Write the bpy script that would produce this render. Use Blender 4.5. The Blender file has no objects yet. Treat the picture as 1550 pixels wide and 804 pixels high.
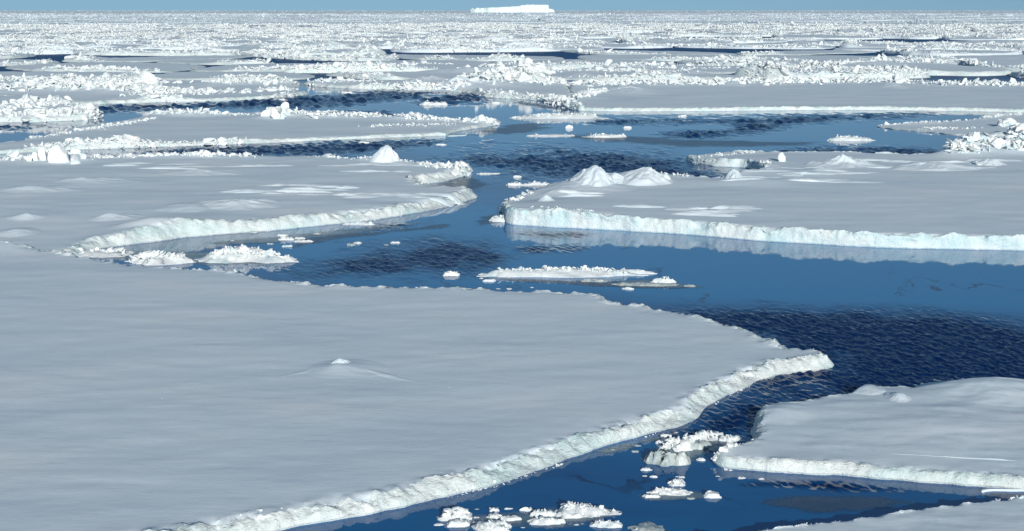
import bpy, math, random
import numpy as np
from mathutils import Vector
from mathutils.geometry import delaunay_2d_cdt

rng = np.random.default_rng(7)
random.seed(7)
scene = bpy.context.scene
COL = scene.collection
R = math.radians

# ------------------------------------------------------------------ camera geometry
H, F, HZ = 14.0, 2129.0, 15.3          # eye height, focal length in photo pixels, horizon row
PITCH = math.atan((402 - HZ) / F)
CP, SP = math.cos(PITCH), math.sin(PITCH)

def G(u, v, z=0.0):
    """photo pixel -> point on the horizontal plane at height z"""
    u = np.asarray(u, float); v = np.asarray(v, float); z = np.asarray(z, float)
    x = (u - 775) / F; y = (402 - v) / F
    dy = CP + y * SP; dz = -SP + y * CP
    t = (z - H) / dz
    return np.stack([x * t, dy * t], -1)

def GP(pts, z=0.0):
    a = np.array(pts, float)
    return G(a[:, 0], a[:, 1], z)

# ------------------------------------------------------------------ noise
def _h(ix, iy, iz, s):
    n = (ix.astype(np.int64) * 374761393 + iy.astype(np.int64) * 668265263 + iz.astype(np.int64) * 2147483647 + s * 974711) & 0xFFFFFFFF
    n = ((n ^ (n >> 13)) * 1274126177) & 0xFFFFFFFF
    n = ((n ^ (n >> 16)) * 2246822519) & 0xFFFFFFFF
    return ((n ^ (n >> 15)) & 0xFFFF) / 32767.5 - 1.0

def vnoise(x, y, z=0.0, s=0):
    x = np.asarray(x, float); y = np.asarray(y, float); z = np.asarray(z, float) + np.zeros_like(x)
    ix, iy, iz = np.floor(x), np.floor(y), np.floor(z)
    fx, fy, fz = x - ix, y - iy, z - iz
    fx = fx*fx*fx*(fx*(fx*6-15)+10); fy = fy*fy*fy*(fy*(fy*6-15)+10); fz = fz*fz*(3-2*fz)
    r = 0
    for a in (0, 1):
        for b in (0, 1):
            for c in (0, 1):
                wgt = (fx if a else 1-fx) * (fy if b else 1-fy) * (fz if c else 1-fz)
                r = r + wgt * _h(ix+a, iy+b, iz+c, s)
    return r

def fbm(x, y, z=0.0, s=0, o=4, g=0.5):
    r = 0; a = 1.0; t = 0; f = 1.0
    x = np.asarray(x, float); y = np.asarray(y, float); z = np.asarray(z, float)
    for i in range(o):
        r = r + a * vnoise(x*f + 13.7*i, y*f - 7.1*i, z*f, s + i); t += a; a *= g; f *= 2.03
    return r / t

# ------------------------------------------------------------------ mesh helpers
def mesh_of(name, V, T, smooth=True):
    V = np.ascontiguousarray(V, np.float32); T = np.ascontiguousarray(T, np.int32)
    me = bpy.data.meshes.new(name)
    me.vertices.add(len(V)); me.vertices.foreach_set('co', V.ravel())
    n = len(T)
    me.loops.add(n*3); me.loops.foreach_set('vertex_index', T.ravel())
    me.polygons.add(n)
    me.polygons.foreach_set('loop_start', np.arange(0, n*3, 3, dtype=np.int32))
    me.polygons.foreach_set('use_smooth', np.full(n, bool(smooth)))
    me.update(calc_edges=True)
    return me

def link(name, me, mat, parent=None, **props):
    o = bpy.data.objects.new(name, me); COL.objects.link(o)
    me.materials.clear(); me.materials.append(mat)
    if parent is not None: o.parent = parent
    for k, v in props.items(): o[k] = v
    return o

def thing(name, label, cat, loc, group=None):
    o = bpy.data.objects.new(name, None); COL.objects.link(o)
    o.location = loc; o.empty_display_size = .5
    o['label'] = label; o['category'] = cat
    if group: o['group'] = group
    return o

# ------------------------------------------------------------------ materials
def new_mat(name):
    m = bpy.data.materials.new(name); m.use_nodes = True
    nt = m.node_tree; b = nt.nodes['Principled BSDF']
    return m, nt, b

def node(nt, t, **kw):
    n = nt.nodes.new(t)
    for k, v in kw.items():
        if k in n.inputs.keys(): n.inputs[k].default_value = v
        else: setattr(n, k, v)
    return n

def mapped(nt, scale, coord='POS'):
    if coord == 'POS':
        g = node(nt, 'ShaderNodeNewGeometry'); src = g.outputs['Position']
    else:
        g = node(nt, 'ShaderNodeTexCoord'); src = g.outputs['Object']
    mp = node(nt, 'ShaderNodeMapping'); mp.inputs['Scale'].default_value = scale
    nt.links.new(src, mp.inputs['Vector'])
    return mp.outputs['Vector']

def noise(nt, vec, scale, detail=4, rough=.55):
    n = node(nt, 'ShaderNodeTexNoise', Scale=scale, Detail=detail, Roughness=rough)
    nt.links.new(vec, n.inputs['Vector'])
    return n.outputs['Fac']

def ramp(nt, fac, stops):
    r = node(nt, 'ShaderNodeValToRGB'); e = r.color_ramp.elements
    while len(e) < len(stops): e.new(.5)
    for el, (p, c) in zip(e, stops):
        el.position = p; el.color = (*c, 1) if len(c) == 3 else c
    nt.links.new(fac, r.inputs['Fac'])
    return r.outputs['Color']

def bump(nt, h, strength, dist, prev=None):
    b = node(nt, 'ShaderNodeBump', Strength=strength, Distance=dist)
    nt.links.new(h, b.inputs['Height'])
    if prev is not None: nt.links.new(prev, b.inputs['Normal'])
    return b.outputs['Normal']

def mth(nt, op, a, b=None, clamp=False):
    n = node(nt, 'ShaderNodeMath', operation=op); n.use_clamp = clamp
    for i, v in enumerate((a, b)):
        if v is None: continue
        if isinstance(v, (int, float)): n.inputs[i].default_value = v
        else: nt.links.new(v, n.inputs[i])
    return n.outputs[0]

def snow_mat():
    m, nt, b = new_mat('wind_packed_snow')
    v = mapped(nt, (1, 2.2, 1))
    c = noise(nt, v, .09, 5)
    nt.links.new(ramp(nt, c, [(.32, (.71, .81, .865)), (.5, (.775, .855, .895)), (.68, (.84, .895, .915))]), b.inputs['Base Color'])
    b.inputs['Roughness'].default_value = .75
    b.inputs['Specular IOR Level'].default_value = .25
    n1 = bump(nt, noise(nt, mapped(nt, (.6, 1.1, 1)), .28, 6, .55), .35, .16)
    n2 = bump(nt, noise(nt, mapped(nt, (.5, 1.5, 1)), 2.2, 5, .62), .30, .022, n1)
    n2 = bump(nt, noise(nt, mapped(nt, (.6, 1.4, 1)), 7.5, 4, .6), .25, .009, n2)
    n3 = bump(nt, noise(nt, mapped(nt, (1, 1, 1)), 26, 2), .25, .006, n2)
    nt.links.new(n3, b.inputs['Normal'])
    return m

def edge_mat(name, lo, hi, blue, amt):
    """broken edge: crusty snow over ice, glacial tint in patches"""
    m, nt, b = new_mat(name)
    v = mapped(nt, (1, 1, .55))
    base = ramp(nt, noise(nt, v, 2.0, 5), [(.32, lo), (.62, hi)])
    mx = node(nt, 'ShaderNodeMix', data_type='RGBA')
    k = ramp(nt, noise(nt, mapped(nt, (.35, .35, .8)), 1.1, 4), [(.5 - .2*amt, (0, 0, 0)), (.78 - .2*amt, (1, 1, 1))])
    nt.links.new(k, mx.inputs['Factor']); nt.links.new(base, mx.inputs[6]); mx.inputs[7].default_value = (*blue, 1)
    nt.links.new(mx.outputs[2], b.inputs['Base Color'])
    b.inputs['Roughness'].default_value = .55
    b.inputs['Specular IOR Level'].default_value = .35
    n1 = bump(nt, noise(nt, mapped(nt, (1, 1, 1.5)), 2.6, 6, .65), .8, .15)
    n2 = bump(nt, noise(nt, mapped(nt, (1, 1, 1)), 14, 4), .6, .03, n1)
    nt.links.new(n2, b.inputs['Normal'])
    return m

def rubble_mat():
    m, nt, b = new_mat('broken_ice')
    c = ramp(nt, noise(nt, mapped(nt, (1, 1, 1)), .7, 4), [(.3, (.60, .73, .75)), (.42, (.80, .84, .84)), (.7, (.86, .87, .86))])
    nt.links.new(c, b.inputs['Base Color'])
    b.inputs['Roughness'].default_value = .6
    b.inputs['Specular IOR Level'].default_value = .3
    n1 = bump(nt, noise(nt, mapped(nt, (1, 1, 1)), 5, 5, .6), .5, .08)
    nt.links.new(n1, b.inputs['Normal'])
    return m

def wet_mat():
    m, nt, b = new_mat('wet_grey_ice')
    c = ramp(nt, noise(nt, mapped(nt, (1, 1, 1)), 2.2, 5), [(.3, (.34, .42, .44)), (.55, (.55, .60, .58)), (.75, (.72, .74, .72))])
    nt.links.new(c, b.inputs['Base Color'])
    b.inputs['Roughness'].default_value = .4
    n1 = bump(nt, noise(nt, mapped(nt, (1, 1, 1)), 7, 5), .5, .06)
    nt.links.new(n1, b.inputs['Normal'])
    return m

def thin_mat(name='young_grey_ice', stops=None, op=.72):
    """young grey ice: ragged see-through rim"""
    m, nt, b = new_mat(name)
    v = mapped(nt, (.38, .7, 1))
    c = ramp(nt, noise(nt, v, .8, 6, .65), stops or [(.3, (.04, .085, .155)), (.6, (.08, .13, .20)), (.8, (.34, .41, .46))])
    nt.links.new(c, b.inputs['Base Color'])
    b.inputs['Roughness'].default_value = .28
    a = node(nt, 'ShaderNodeAttribute', attribute_name='rim')
    s = mth(nt, 'ADD', a.outputs['Fac'], mth(nt, 'MULTIPLY', mth(nt, 'SUBTRACT', noise(nt, v, .55, 7, .7), .5), 2.9))
    al = mth(nt, 'MULTIPLY', mth(nt, 'SUBTRACT', s, .32), 2.2, True)
    nt.links.new(mth(nt, 'MULTIPLY', al, op), b.inputs['Alpha'])
    return m

def water_mat():
    m, nt, b = new_mat('sea_water')
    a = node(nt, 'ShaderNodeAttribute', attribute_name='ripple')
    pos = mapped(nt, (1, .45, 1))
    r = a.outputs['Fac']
    # thin dark cracks in the grease-ice skin
    vo = node(nt, 'ShaderNodeTexVoronoi', feature='DISTANCE_TO_EDGE', Scale=.09)
    dv = node(nt, 'ShaderNodeVectorMath', operation='ADD')
    nz = node(nt, 'ShaderNodeTexNoise', Scale=.5, Detail=5); nt.links.new(pos, nz.inputs['Vector'])
    sc = node(nt, 'ShaderNodeVectorMath', operation='SCALE'); sc.inputs['Scale'].default_value = 4.5
    nt.links.new(nz.outputs['Color'], sc.inputs[0])
    nt.links.new(pos, dv.inputs[0]); nt.links.new(sc.outputs[0], dv.inputs[1]); nt.links.new(dv.outputs[0], vo.inputs['Vector'])
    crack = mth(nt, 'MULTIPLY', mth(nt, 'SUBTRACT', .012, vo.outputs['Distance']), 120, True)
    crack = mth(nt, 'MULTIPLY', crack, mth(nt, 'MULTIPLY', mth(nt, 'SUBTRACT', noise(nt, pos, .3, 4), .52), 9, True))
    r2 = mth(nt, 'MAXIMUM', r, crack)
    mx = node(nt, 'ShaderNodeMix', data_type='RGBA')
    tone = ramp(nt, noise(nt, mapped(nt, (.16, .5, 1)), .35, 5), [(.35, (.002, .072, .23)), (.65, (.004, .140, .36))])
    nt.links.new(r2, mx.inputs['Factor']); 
    sk = node(nt, 'ShaderNodeAttribute', attribute_name='skin_sheen'); mk = node(nt, 'ShaderNodeMix', data_type='RGBA')
    nt.links.new(sk.outputs['Fac'], mk.inputs['Factor']); nt.links.new(tone, mk.inputs[6]); mk.inputs[7].default_value = (.006, .20, .46, 1)  # lighter blue over grease ice, making up for weak sky reflection
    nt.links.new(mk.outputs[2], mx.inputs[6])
    mx.inputs[7].default_value = (.001, .024, .105, 1)  # rippled water painted darker, adding to its weaker sky reflection
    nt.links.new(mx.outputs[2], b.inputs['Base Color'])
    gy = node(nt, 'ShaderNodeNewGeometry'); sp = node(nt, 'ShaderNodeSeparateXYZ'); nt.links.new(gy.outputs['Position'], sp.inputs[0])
    far = mth(nt, 'MULTIPLY', mth(nt, 'SUBTRACT', sp.outputs['Y'], 255.0), .02, True)   # the open pools inside the pack are wind-ruffled and painted darker too
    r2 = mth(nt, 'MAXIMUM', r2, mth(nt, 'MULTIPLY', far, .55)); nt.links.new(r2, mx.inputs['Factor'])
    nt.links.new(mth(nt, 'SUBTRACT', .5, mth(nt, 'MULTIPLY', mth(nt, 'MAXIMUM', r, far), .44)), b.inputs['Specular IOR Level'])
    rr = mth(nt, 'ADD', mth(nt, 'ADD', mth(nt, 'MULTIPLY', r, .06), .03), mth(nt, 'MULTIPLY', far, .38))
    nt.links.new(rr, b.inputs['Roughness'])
    b.inputs['IOR'].default_value = 1.33
    w1 = noise(nt, mapped(nt, (1, .75, 1)), 1.7, 4, .6)
    bp = node(nt, 'ShaderNodeBump', Distance=.30)
    nt.links.new(w1, bp.inputs['Height'])
    nt.links.new(mth(nt, 'ADD', mth(nt, 'MULTIPLY', r, .12), .012), bp.inputs['Strength'])
    nt.links.new(bp.outputs['Normal'], b.inputs['Normal'])
    return m

SNOW = snow_mat()
EDGE = edge_mat('crusted_ice_edge', (.66, .73, .72), (.80, .835, .82), (.56, .71, .71), .3)
CLIFF = edge_mat('blue_ice_cliff', (.66, .75, .75), (.81, .85, .84), (.52, .71, .74), .42)
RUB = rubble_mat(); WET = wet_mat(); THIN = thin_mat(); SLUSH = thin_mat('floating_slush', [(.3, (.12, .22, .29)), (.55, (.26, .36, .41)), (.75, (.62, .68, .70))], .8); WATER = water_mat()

# ------------------------------------------------------------------ ice blocks
def ico(sub):
    t = (1 + 5**.5) / 2
    V = [(-1,t,0),(1,t,0),(-1,-t,0),(1,-t,0),(0,-1,t),(0,1,t),(0,-1,-t),(0,1,-t),(t,0,-1),(t,0,1),(-t,0,-1),(-t,0,1)]
    T = [(0,11,5),(0,5,1),(0,1,7),(0,7,10),(0,10,11),(1,5,9),(5,11,4),(11,10,2),(10,7,6),(7,1,8),(3,9,4),(3,4,2),(3,2,6),(3,6,8),(3,8,9),(4,9,5),(2,4,11),(6,2,10),(8,6,7),(9,8,1)]
    V = [np.array(v, float) / np.linalg.norm(v) for v in V]
    for _ in range(sub):
        mid = {}; NT = []
        def m(a, b):
            k = (min(a, b), max(a, b))
            if k not in mid:
                p = V[a] + V[b]; V.append(p / np.linalg.norm(p)); mid[k] = len(V) - 1
            return mid[k]
        for a, b, c in T:
            x, y, z = m(a, b), m(b, c), m(c, a)
            NT += [(a, x, z), (b, y, x), (c, z, y), (x, y, z)]
        T = NT
    return np.array(V), np.array(T)

def chopped(sub, seed, cuts=8, rough=.05):
    """a block split off along flat faces"""
    V, T = ico(sub); r = np.random.default_rng(seed); V = V.copy()
    for i in range(cuts):
        n = r.normal(size=3); n /= np.linalg.norm(n); d = r.uniform(.3, .75)
        k = V @ n - d
        V[k > 0] -= np.outer(k[k > 0], n)
    V = V * np.array([1, r.uniform(.7, 1), r.uniform(.5, .9)])
    V *= 1 + rough * vnoise(V[:, 0]*3, V[:, 1]*3, V[:, 2]*3, seed)[:, None]
    return V, T

def shard(seed):
    V, T = ico(0); r = np.random.default_rng(seed)
    V = V * r.uniform(.55, 1.25, len(V))[:, None] * np.array([1, r.uniform(.6, 1), r.uniform(.45, .9)])
    return V, T
LOW = [chopped(1, 100 + i, 7, .12) for i in range(10)] + [shard(150 + i) for i in range(8)]
TINY = [shard(200 + i) for i in range(12)]
FINE = [chopped(3, 300 + i, 9, .05) for i in range(8)]

def rot_mats(n):
    q = rng.normal(size=(n, 4)); q /= np.linalg.norm(q, axis=1)[:, None]
    w, x, y, z = q.T
    return np.stack([1-2*(y*y+z*z), 2*(x*y-z*w), 2*(x*z+y*w), 2*(x*y+z*w), 1-2*(x*x+z*z), 2*(y*z-x*w), 2*(x*z-y*w), 2*(y*z+x*w), 1-2*(x*x+y*y)], -1).reshape(n, 3, 3)

def blocks_geo(P, S, templates, flat=.75):
    """many blocks -> vertex and triangle arrays; P centres, S half sizes"""
    Vs, Ts, off = [], [], 0
    n = len(P); which = rng.integers(0, len(templates), n); Rm = rot_mats(n)
    sc = np.stack([rng.uniform(.8, 2.0, n), rng.uniform(.55, 1.1, n), rng.uniform(.24, .66, n)], -1) * S[:, None]
    for k, (V, T) in enumerate(templates):
        idx = np.where(which == k)[0]
        if len(idx) == 0: continue
        W = V[None] * sc[idx][:, None]
        W = np.einsum('nij,nvj->nvi', Rm[idx], W)
        W[..., 2] *= flat
        W += P[idx][:, None]
        Vs.append(W.reshape(-1, 3))
        Ts.append((T[None] + (np.arange(len(idx)) * len(V))[:, None, None] + off).reshape(-1, 3))
        off += len(idx) * len(V)
    return np.concatenate(Vs), np.concatenate(Ts)

FINE_ME = []
for V, T in FINE:
    me = mesh_of('ice_block', V, T, True); me.set_sharp_from_angle(angle=R(24)); me.materials.append(RUB); FINE_ME.append(me)

# ------------------------------------------------------------------ outlines
def chaikin(P, n=2):
    for _ in range(n):
        Q = np.roll(P, -1, 0)
        P = np.stack([.75*P + .25*Q, .25*P + .75*Q], 1).reshape(-1, P.shape[1])
    return P

def area(P):
    Q = np.roll(P, -1, 0)
    return .5 * np.sum(P[:, 0]*Q[:, 1] - Q[:, 0]*P[:, 1])

def dens(P, step):
    out = []
    for a, b in zip(P, np.roll(P, -1, 0)):
        m = (a + b) / 2; d = math.hypot(*m)
        s = step(d, m)
        n = max(1, int(np.linalg.norm(b - a) / s))
        out.append(a + (b - a) * (np.arange(n) / n)[:, None])
    return np.concatenate(out)

def in_view(x, y, mar=1.08):
    return (y > 30) & (np.abs(x) < .364 * mar * y + 1)

def trace(px, h):
    """traced outline: near shores are read at the waterline, far shores at the snow edge (height h); a third number sets that height by hand"""
    P = np.array([(q[0], q[1]) for q in px], float); ov = [q[2] if len(q) > 2 else None for q in px]
    if area(P) < 0: P = P[::-1]; ov = ov[::-1]
    t = np.roll(P, -1, 0) - np.roll(P, 1, 0)
    t /= np.linalg.norm(t, axis=1)[:, None] + 1e-9
    zf = np.clip(t[:, 0] * 3, 0, 1)             # 1 where the outline faces away from the eye
    for k, o in enumerate(ov):
        if o is not None: zf[k] = o
    P = chaikin(np.column_stack([P, zf]), 2)
    return G(P[:, 0], P[:, 1], P[:, 2] * h)

def jag(P, amp, freq, seed):
    t = np.roll(P, -1, 0) - np.roll(P, 1, 0); t /= np.linalg.norm(t, axis=1)[:, None] + 1e-9
    n = np.stack([t[:, 1], -t[:, 0]], -1)
    d = np.hypot(P[:, 0], P[:, 1])
    return P + n * (amp * fbm(P[:, 0]*freq, P[:, 1]*freq, 0, seed, 5, .55))[:, None]

def sdf(X, P, chunk=1500):
    """distance to outline P (positive inside) and unit direction from the nearest outline point"""
    A = P; B = np.roll(P, -1, 0); D = B - A; L = (D**2).sum(1) + 1e-12
    dist = np.empty(len(X)); dirv = np.empty((len(X), 2))
    for i in range(0, len(X), chunk):
        x = X[i:i+chunk]
        rel = x[:, None] - A[None]
        t = np.clip((rel * D[None]).sum(2) / L, 0, 1)
        q = rel - D[None] * t[..., None]
        d2 = (q**2).sum(2); k = d2.argmin(1); ii = np.arange(len(x))
        d = np.sqrt(d2[ii, k])
        yc = (A[None, :, 1] > x[:, None, 1]) != (B[None, :, 1] > x[:, None, 1])
        with np.errstate(divide='ignore', invalid='ignore'):
            xc = A[None, :, 0] + (x[:, None, 1] - A[None, :, 1]) * (D[None, :, 0] / np.where(D[None, :, 1] == 0, 1e-12, D[None, :, 1]))
        ins = (yc & (x[:, None, 0] < xc)).sum(1) % 2 == 1
        dist[i:i+chunk] = np.where(ins, d, -d)
        dirv[i:i+chunk] = q[ii, k] / (d[:, None] + 1e-9)
    return dist, dirv

def line_dist(X, L):
    best = np.full(len(X), 1e9); along = np.zeros(len(X)); acc = 0
    for a, b in zip(L[:-1], L[1:]):
        D = b - a; l2 = (D**2).sum() + 1e-12
        t = np.clip(((X - a) @ D) / l2, 0, 1)
        d = np.linalg.norm(X - a - t[:, None] * D, axis=1)
        k = d < best; best[k] = d[k]; along[k] = acc + (t * math.sqrt(l2))[k]
        acc += math.sqrt(l2)
    return best, along

# ------------------------------------------------------------------ one ice floe
def floe(label, P, h, w=.4, p=2.2, jagged=(.5, .35), lump=.12, lfreq=1.6, und=.08, ufreq=.12, ridges=(), mounds=(), name='ice_floe',
         cat='ice floe', group='ice floes between the leads', grid=(.0042, .0065), gmin=(.12, .25), edge=None, top=None, step=.0013, smin=.07,
         bevel_rings=(.12, .3, .5, .7, .88, 1.0, 1.25, 1.8, 2.6), seed=None, split=True, low=False, hfun=None, rubmat=None, chunky=0.0, z0=.07, pre=False, dense=(), blocks=(), rimvar=1.0):
    seed = int(rng.integers(1, 9999)) if seed is None else seed
    edge = edge or EDGE; top = top or SNOW
    if not pre:
        P = dens(P, lambda d, m: max(smin, d * step) * (1 if in_view(*m) else 8))
        P = jag(P, jagged[0], jagged[1], seed)
    if area(P) < 0: P = P[::-1]
    c = P.mean(0)
    t = np.roll(P, -1, 0) - np.roll(P, 1, 0); t /= np.linalg.norm(t, axis=1)[:, None] + 1e-9
    inn = np.stack([-t[:, 1], t[:, 0]], -1)
    pts = [P]; req = [np.zeros(len(P))]
    for k, f in enumerate(bevel_rings):
        Q = P + inn * (w * f * (1 + .15 * rng.normal(size=len(P)))[:, None])
        if f > 1.1: Q = Q[::2]
        pts.append(Q); req.append(np.full(len(Q), w * f * .8))
    # interior points, finer near the eye
    y0, y1 = P[:, 1].min(), P[:, 1].max()
    y = max(y0, 20.0); rows = []
    while y < y1:
        dy = max(gmin[1], y * grid[1]); dx = max(gmin[0], y * grid[0])
        lim = .40 * y + 2
        xs0, xs1 = max(P[:, 0].min(), -lim), min(P[:, 0].max(), lim)
        if xs1 > xs0:
            xs = np.arange(xs0, xs1, dx)
            rows.append(np.stack([xs + rng.uniform(-.4, .4, len(xs)) * dx, y + rng.uniform(-.4, .4, len(xs)) * dy], -1))
        y += dy
    if rows:
        Q = np.concatenate(rows); pts.append(Q); req.append(np.full(len(Q), w * 1.3))
    for (cx, cy, rad, n) in dense:
        a = rng.uniform(0, 2*math.pi, n); r = rad * np.sqrt(rng.uniform(0, 1, n))
        Q = np.stack([cx + r*np.cos(a), cy + r*np.sin(a)], -1); pts.append(Q); req.append(np.full(len(Q), w * 1.3))
    allp = np.concatenate(pts); rq = np.concatenate(req)
    nb = len(P)
    d, _ = sdf(allp[nb:], P)
    keep = d >= np.maximum(rq[nb:], .02)
    allp = np.concatenate([P, allp[nb:][keep]])
    res = delaunay_2d_cdt([Vector(q) for q in allp.tolist()], [], [list(range(nb))], 0, 1e-5)
    V2 = np.array([tuple(q) for q in res[0]]); T = np.array([f for f in res[2] if len(f) == 3])
    onb = np.array([any(q < nb for q in ov) for ov in res[3]]) | np.array([len(ov) == 0 for ov in res[3]])
    rim = np.where(onb[T].all(1))[0]
    if len(rim):
        ds, _ = sdf(V2[T[rim]].mean(1), P)
        ok = np.ones(len(T), bool); ok[rim[ds <= 0]] = False; T = T[ok]
    e1 = V2[T[:, 1]] - V2[T[:, 0]]; e2 = V2[T[:, 2]] - V2[T[:, 0]]
    fl = (e1[:, 0]*e2[:, 1] - e1[:, 1]*e2[:, 0]) < 0
    T[fl] = T[fl][:, ::-1]
    rl = [dict(r, L=np.array(r['L'], float)) for r in ridges]

    def ground(X, d):
        ww = w * (1 + .5*vnoise(X[:, 0]*.55/(w + .3), X[:, 1]*.55/(w + .3), 0, seed + 21))
        tt = np.clip(d / ww, 0, 1)
        hh = h if hfun is None else h * hfun(X[:, 0], X[:, 1])
        rim = np.exp(-np.clip(d - w*.5, 0, None) / (w*1.2))
        hh = hh * (1 + rimvar * rim * (.16*vnoise(X[:, 0]*.35/(w+.2), X[:, 1]*.35/(w+.2), 0, seed + 22) + .10*vnoise(X[:, 0]*1.3/(w+.2), X[:, 1]*1.3/(w+.2), 0, seed + 23)))
        z = z0 + (hh - z0) * (1 - (1 - tt) ** p)
        s = np.clip((d - w) / (w * 3 + .5), 0, 1)
        z = z + s * und * (.5*np.abs(fbm(X[:, 0]*ufreq*1.5, X[:, 1]*ufreq*5, 0, seed + 8, 3)) + fbm(X[:, 0]*ufreq, X[:, 1]*ufreq*1.6, 0, seed + 3, 4) + .35*fbm(X[:, 0]*ufreq*3, X[:, 1]*ufreq*8, 0, seed + 4, 3))
        top_ = np.zeros(len(X))
        for r in rl:
            ld, al = line_dist(X, r['L'])
            pile = r['h'] * np.exp(-(ld / r['w'])**2) * np.clip(.55 + .6*vnoise(al*.25/r['w'], al*0, 0, seed + 9), .05, 1.2)
            top_ = np.maximum(top_, r.get('base', .6) * pile * (1 + .35*vnoise(X[:, 0]*1.1, X[:, 1]*1.1, 0, seed + 12)) * np.clip(d / (w + .3), 0, 1))
        z = z + top_
        return z
    def mound_z(X):
        z = np.zeros(len(X))
        for m in mounds:
            if m.get('part'): continue
            z = z + mound_shape(X, m)
        return z
    d, dr = sdf(V2, P); d = np.maximum(d, 0)
    z = ground(V2, d) + mound_z(V2) * np.clip(d / w, 0, 1)**.7
    win = np.clip(d / (w*.35), 0, 1) * np.clip((w*1.7 - d) / (w*.7), 0, 1)
    # lumps on the broken bank push it in and out and up and down
    nl = fbm(V2[:, 0]*lfreq, V2[:, 1]*lfreq, z*lfreq*2.2, seed + 5, 5, .62) + .8*vnoise(V2[:, 0]*lfreq*.27, V2[:, 1]*lfreq*.27, z*.5, seed + 15)
    nk = np.abs(fbm(V2[:, 0]*lfreq*1.7, V2[:, 1]*lfreq*1.7, z*lfreq, seed + 6, 3, .6))
    if chunky:                                  # blocks broken out of a cliff face
        st = np.round(2.4*fbm(V2[:, 0]*.42, V2[:, 1]*.42, z*.55, seed + 31, 2))/2.4 + .5*np.round(2.2*vnoise(V2[:, 0]*1.3, V2[:, 1]*1.3, z*1.6, seed + 33))/2.2
        nl = .55*nl + chunky*st
    V2 = V2 + dr * (win * lump * (nl*.9 - nk*.8 + .15))[:, None]
    z = z + win * lump * .8 * fbm(V2[:, 0]*lfreq*1.3, V2[:, 1]*lfreq*1.3, 0, seed + 7, 4, .6)
    V = np.column_stack([V2 - c, z])
    root = thing(name, label, cat, (c[0], c[1], 0), group)
    # undercut skirt below the waterline
    n = len(P); ut = min(.22, w*.8)
    Pin = P + inn*ut; di, _ = sdf(Pin, P); Pin[di < ut*.35] = P[di < ut*.35]
    S = np.concatenate([np.column_stack([P - c, np.full(n, z0)]), np.column_stack([Pin - c, np.full(n, -.35)])])
    i = np.arange(n); j = (i + 1) % n
    ST = np.concatenate([np.stack([i, i+n, j], -1), np.stack([j, i+n, j+n], -1)])
    dm = d[T].mean(1)
    isedge = dm < w * .97
    def sub(mask):
        TT = T[mask]; u, inv = np.unique(TT, return_inverse=True)
        return V[u], inv.reshape(-1, 3)
    if split and isedge.any() and (~isedge).any():
        VE, TE = sub(isedge)
        link('ice_edge', mesh_of('ice_edge', np.concatenate([VE, S]), np.concatenate([TE, ST + len(VE)])), edge, root)
        VT, TT = sub(~isedge)
        link('snow_top', mesh_of('snow_top', VT, TT), top, root)
    else:
        link('snow_top', mesh_of('snow_top', np.concatenate([V, S]), np.concatenate([T, ST + len(V)])), top, root)

    def zat(X):
        dd, _ = sdf(X, P)
        return np.where(dd > 0, ground(X, np.maximum(dd, 0)) + mound_z(X) * np.clip(dd / w, 0, 1)**.7, .0), dd

    for m in mounds:
        if m.get('part') and (m.get('name') != 'snow_drift' or zat(np.array([m['c']]))[1][0] > w + .8): mound_part(m, zat, root, c)
    for (u, v, wp, hp) in blocks:               # single upended slabs
        g = G(u, v, h); dd = math.hypot(*g); sz = dd / F
        b = bpy.data.objects.new('ice_block', FINE_ME[int(rng.integers(0, len(FINE_ME)))]); COL.objects.link(b); b.parent = root
        b.scale = (wp*sz*.62, wp*sz*.5, hp*sz*.75); b.rotation_euler = (random.uniform(-.3, .3), random.uniform(-.3, .3), random.uniform(0, 6.28))
        b.location = (g[0]-c[0], g[1]-c[1], h + hp*sz*.35)
    # rubble frozen along the ridges
    PP, SS = [], []
    for r in rl:
        L = r['L']; seg = np.linalg.norm(np.diff(L, axis=0), axis=1); cum = np.concatenate([[0], np.cumsum(seg)])
        m = int(r['n'] * r.get('mul', 2.6)); tt = rng.uniform(0, cum[-1], m)
        k = np.clip(np.searchsorted(cum, tt) - 1, 0, len(seg) - 1)
        f = (tt - cum[k]) / (seg[k] + 1e-9)
        base = L[k] + (L[k+1] - L[k]) * f[:, None]
        off = rng.normal(size=(m, 2)) * r['w'] * .36
        X = base + off
        env = np.clip(.55 + .6*vnoise(tt*.25/r['w'], tt*0, 0, seed + 9), .05, 1.2)
        keepn = rng.uniform(size=m) < np.clip(.10 + 1.1*env*(.7 + .8*vnoise(tt*1.1/r['w'], tt*0 + 5, 0, seed + 19)), .03, 1)
        X, env, off = X[keepn], env[keepn], off[keepn]
        z, dd = zat(X)
        ok = dd > r.get('out', -.15)
        X, z, env, off = X[ok], z[ok], env[ok], off[ok]
        lat = np.linalg.norm(off, axis=1)
        s0, s1 = r['s'][0] * .9, r['s'][1]
        s = s0 * (1 - rng.uniform(0, 1, len(X)) * (1 - (s0/s1)**2.2)) ** (-1/2.2)
        pile = r['h'] * env * np.exp(-(lat / r['w'])**2)
        zz = np.maximum(z, 0) + rng.uniform(0, 1, len(X))**1.6 * pile * .45 + s*.12
        PP.append(np.column_stack([X - c, zz])); SS.append(s * .5)
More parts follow.
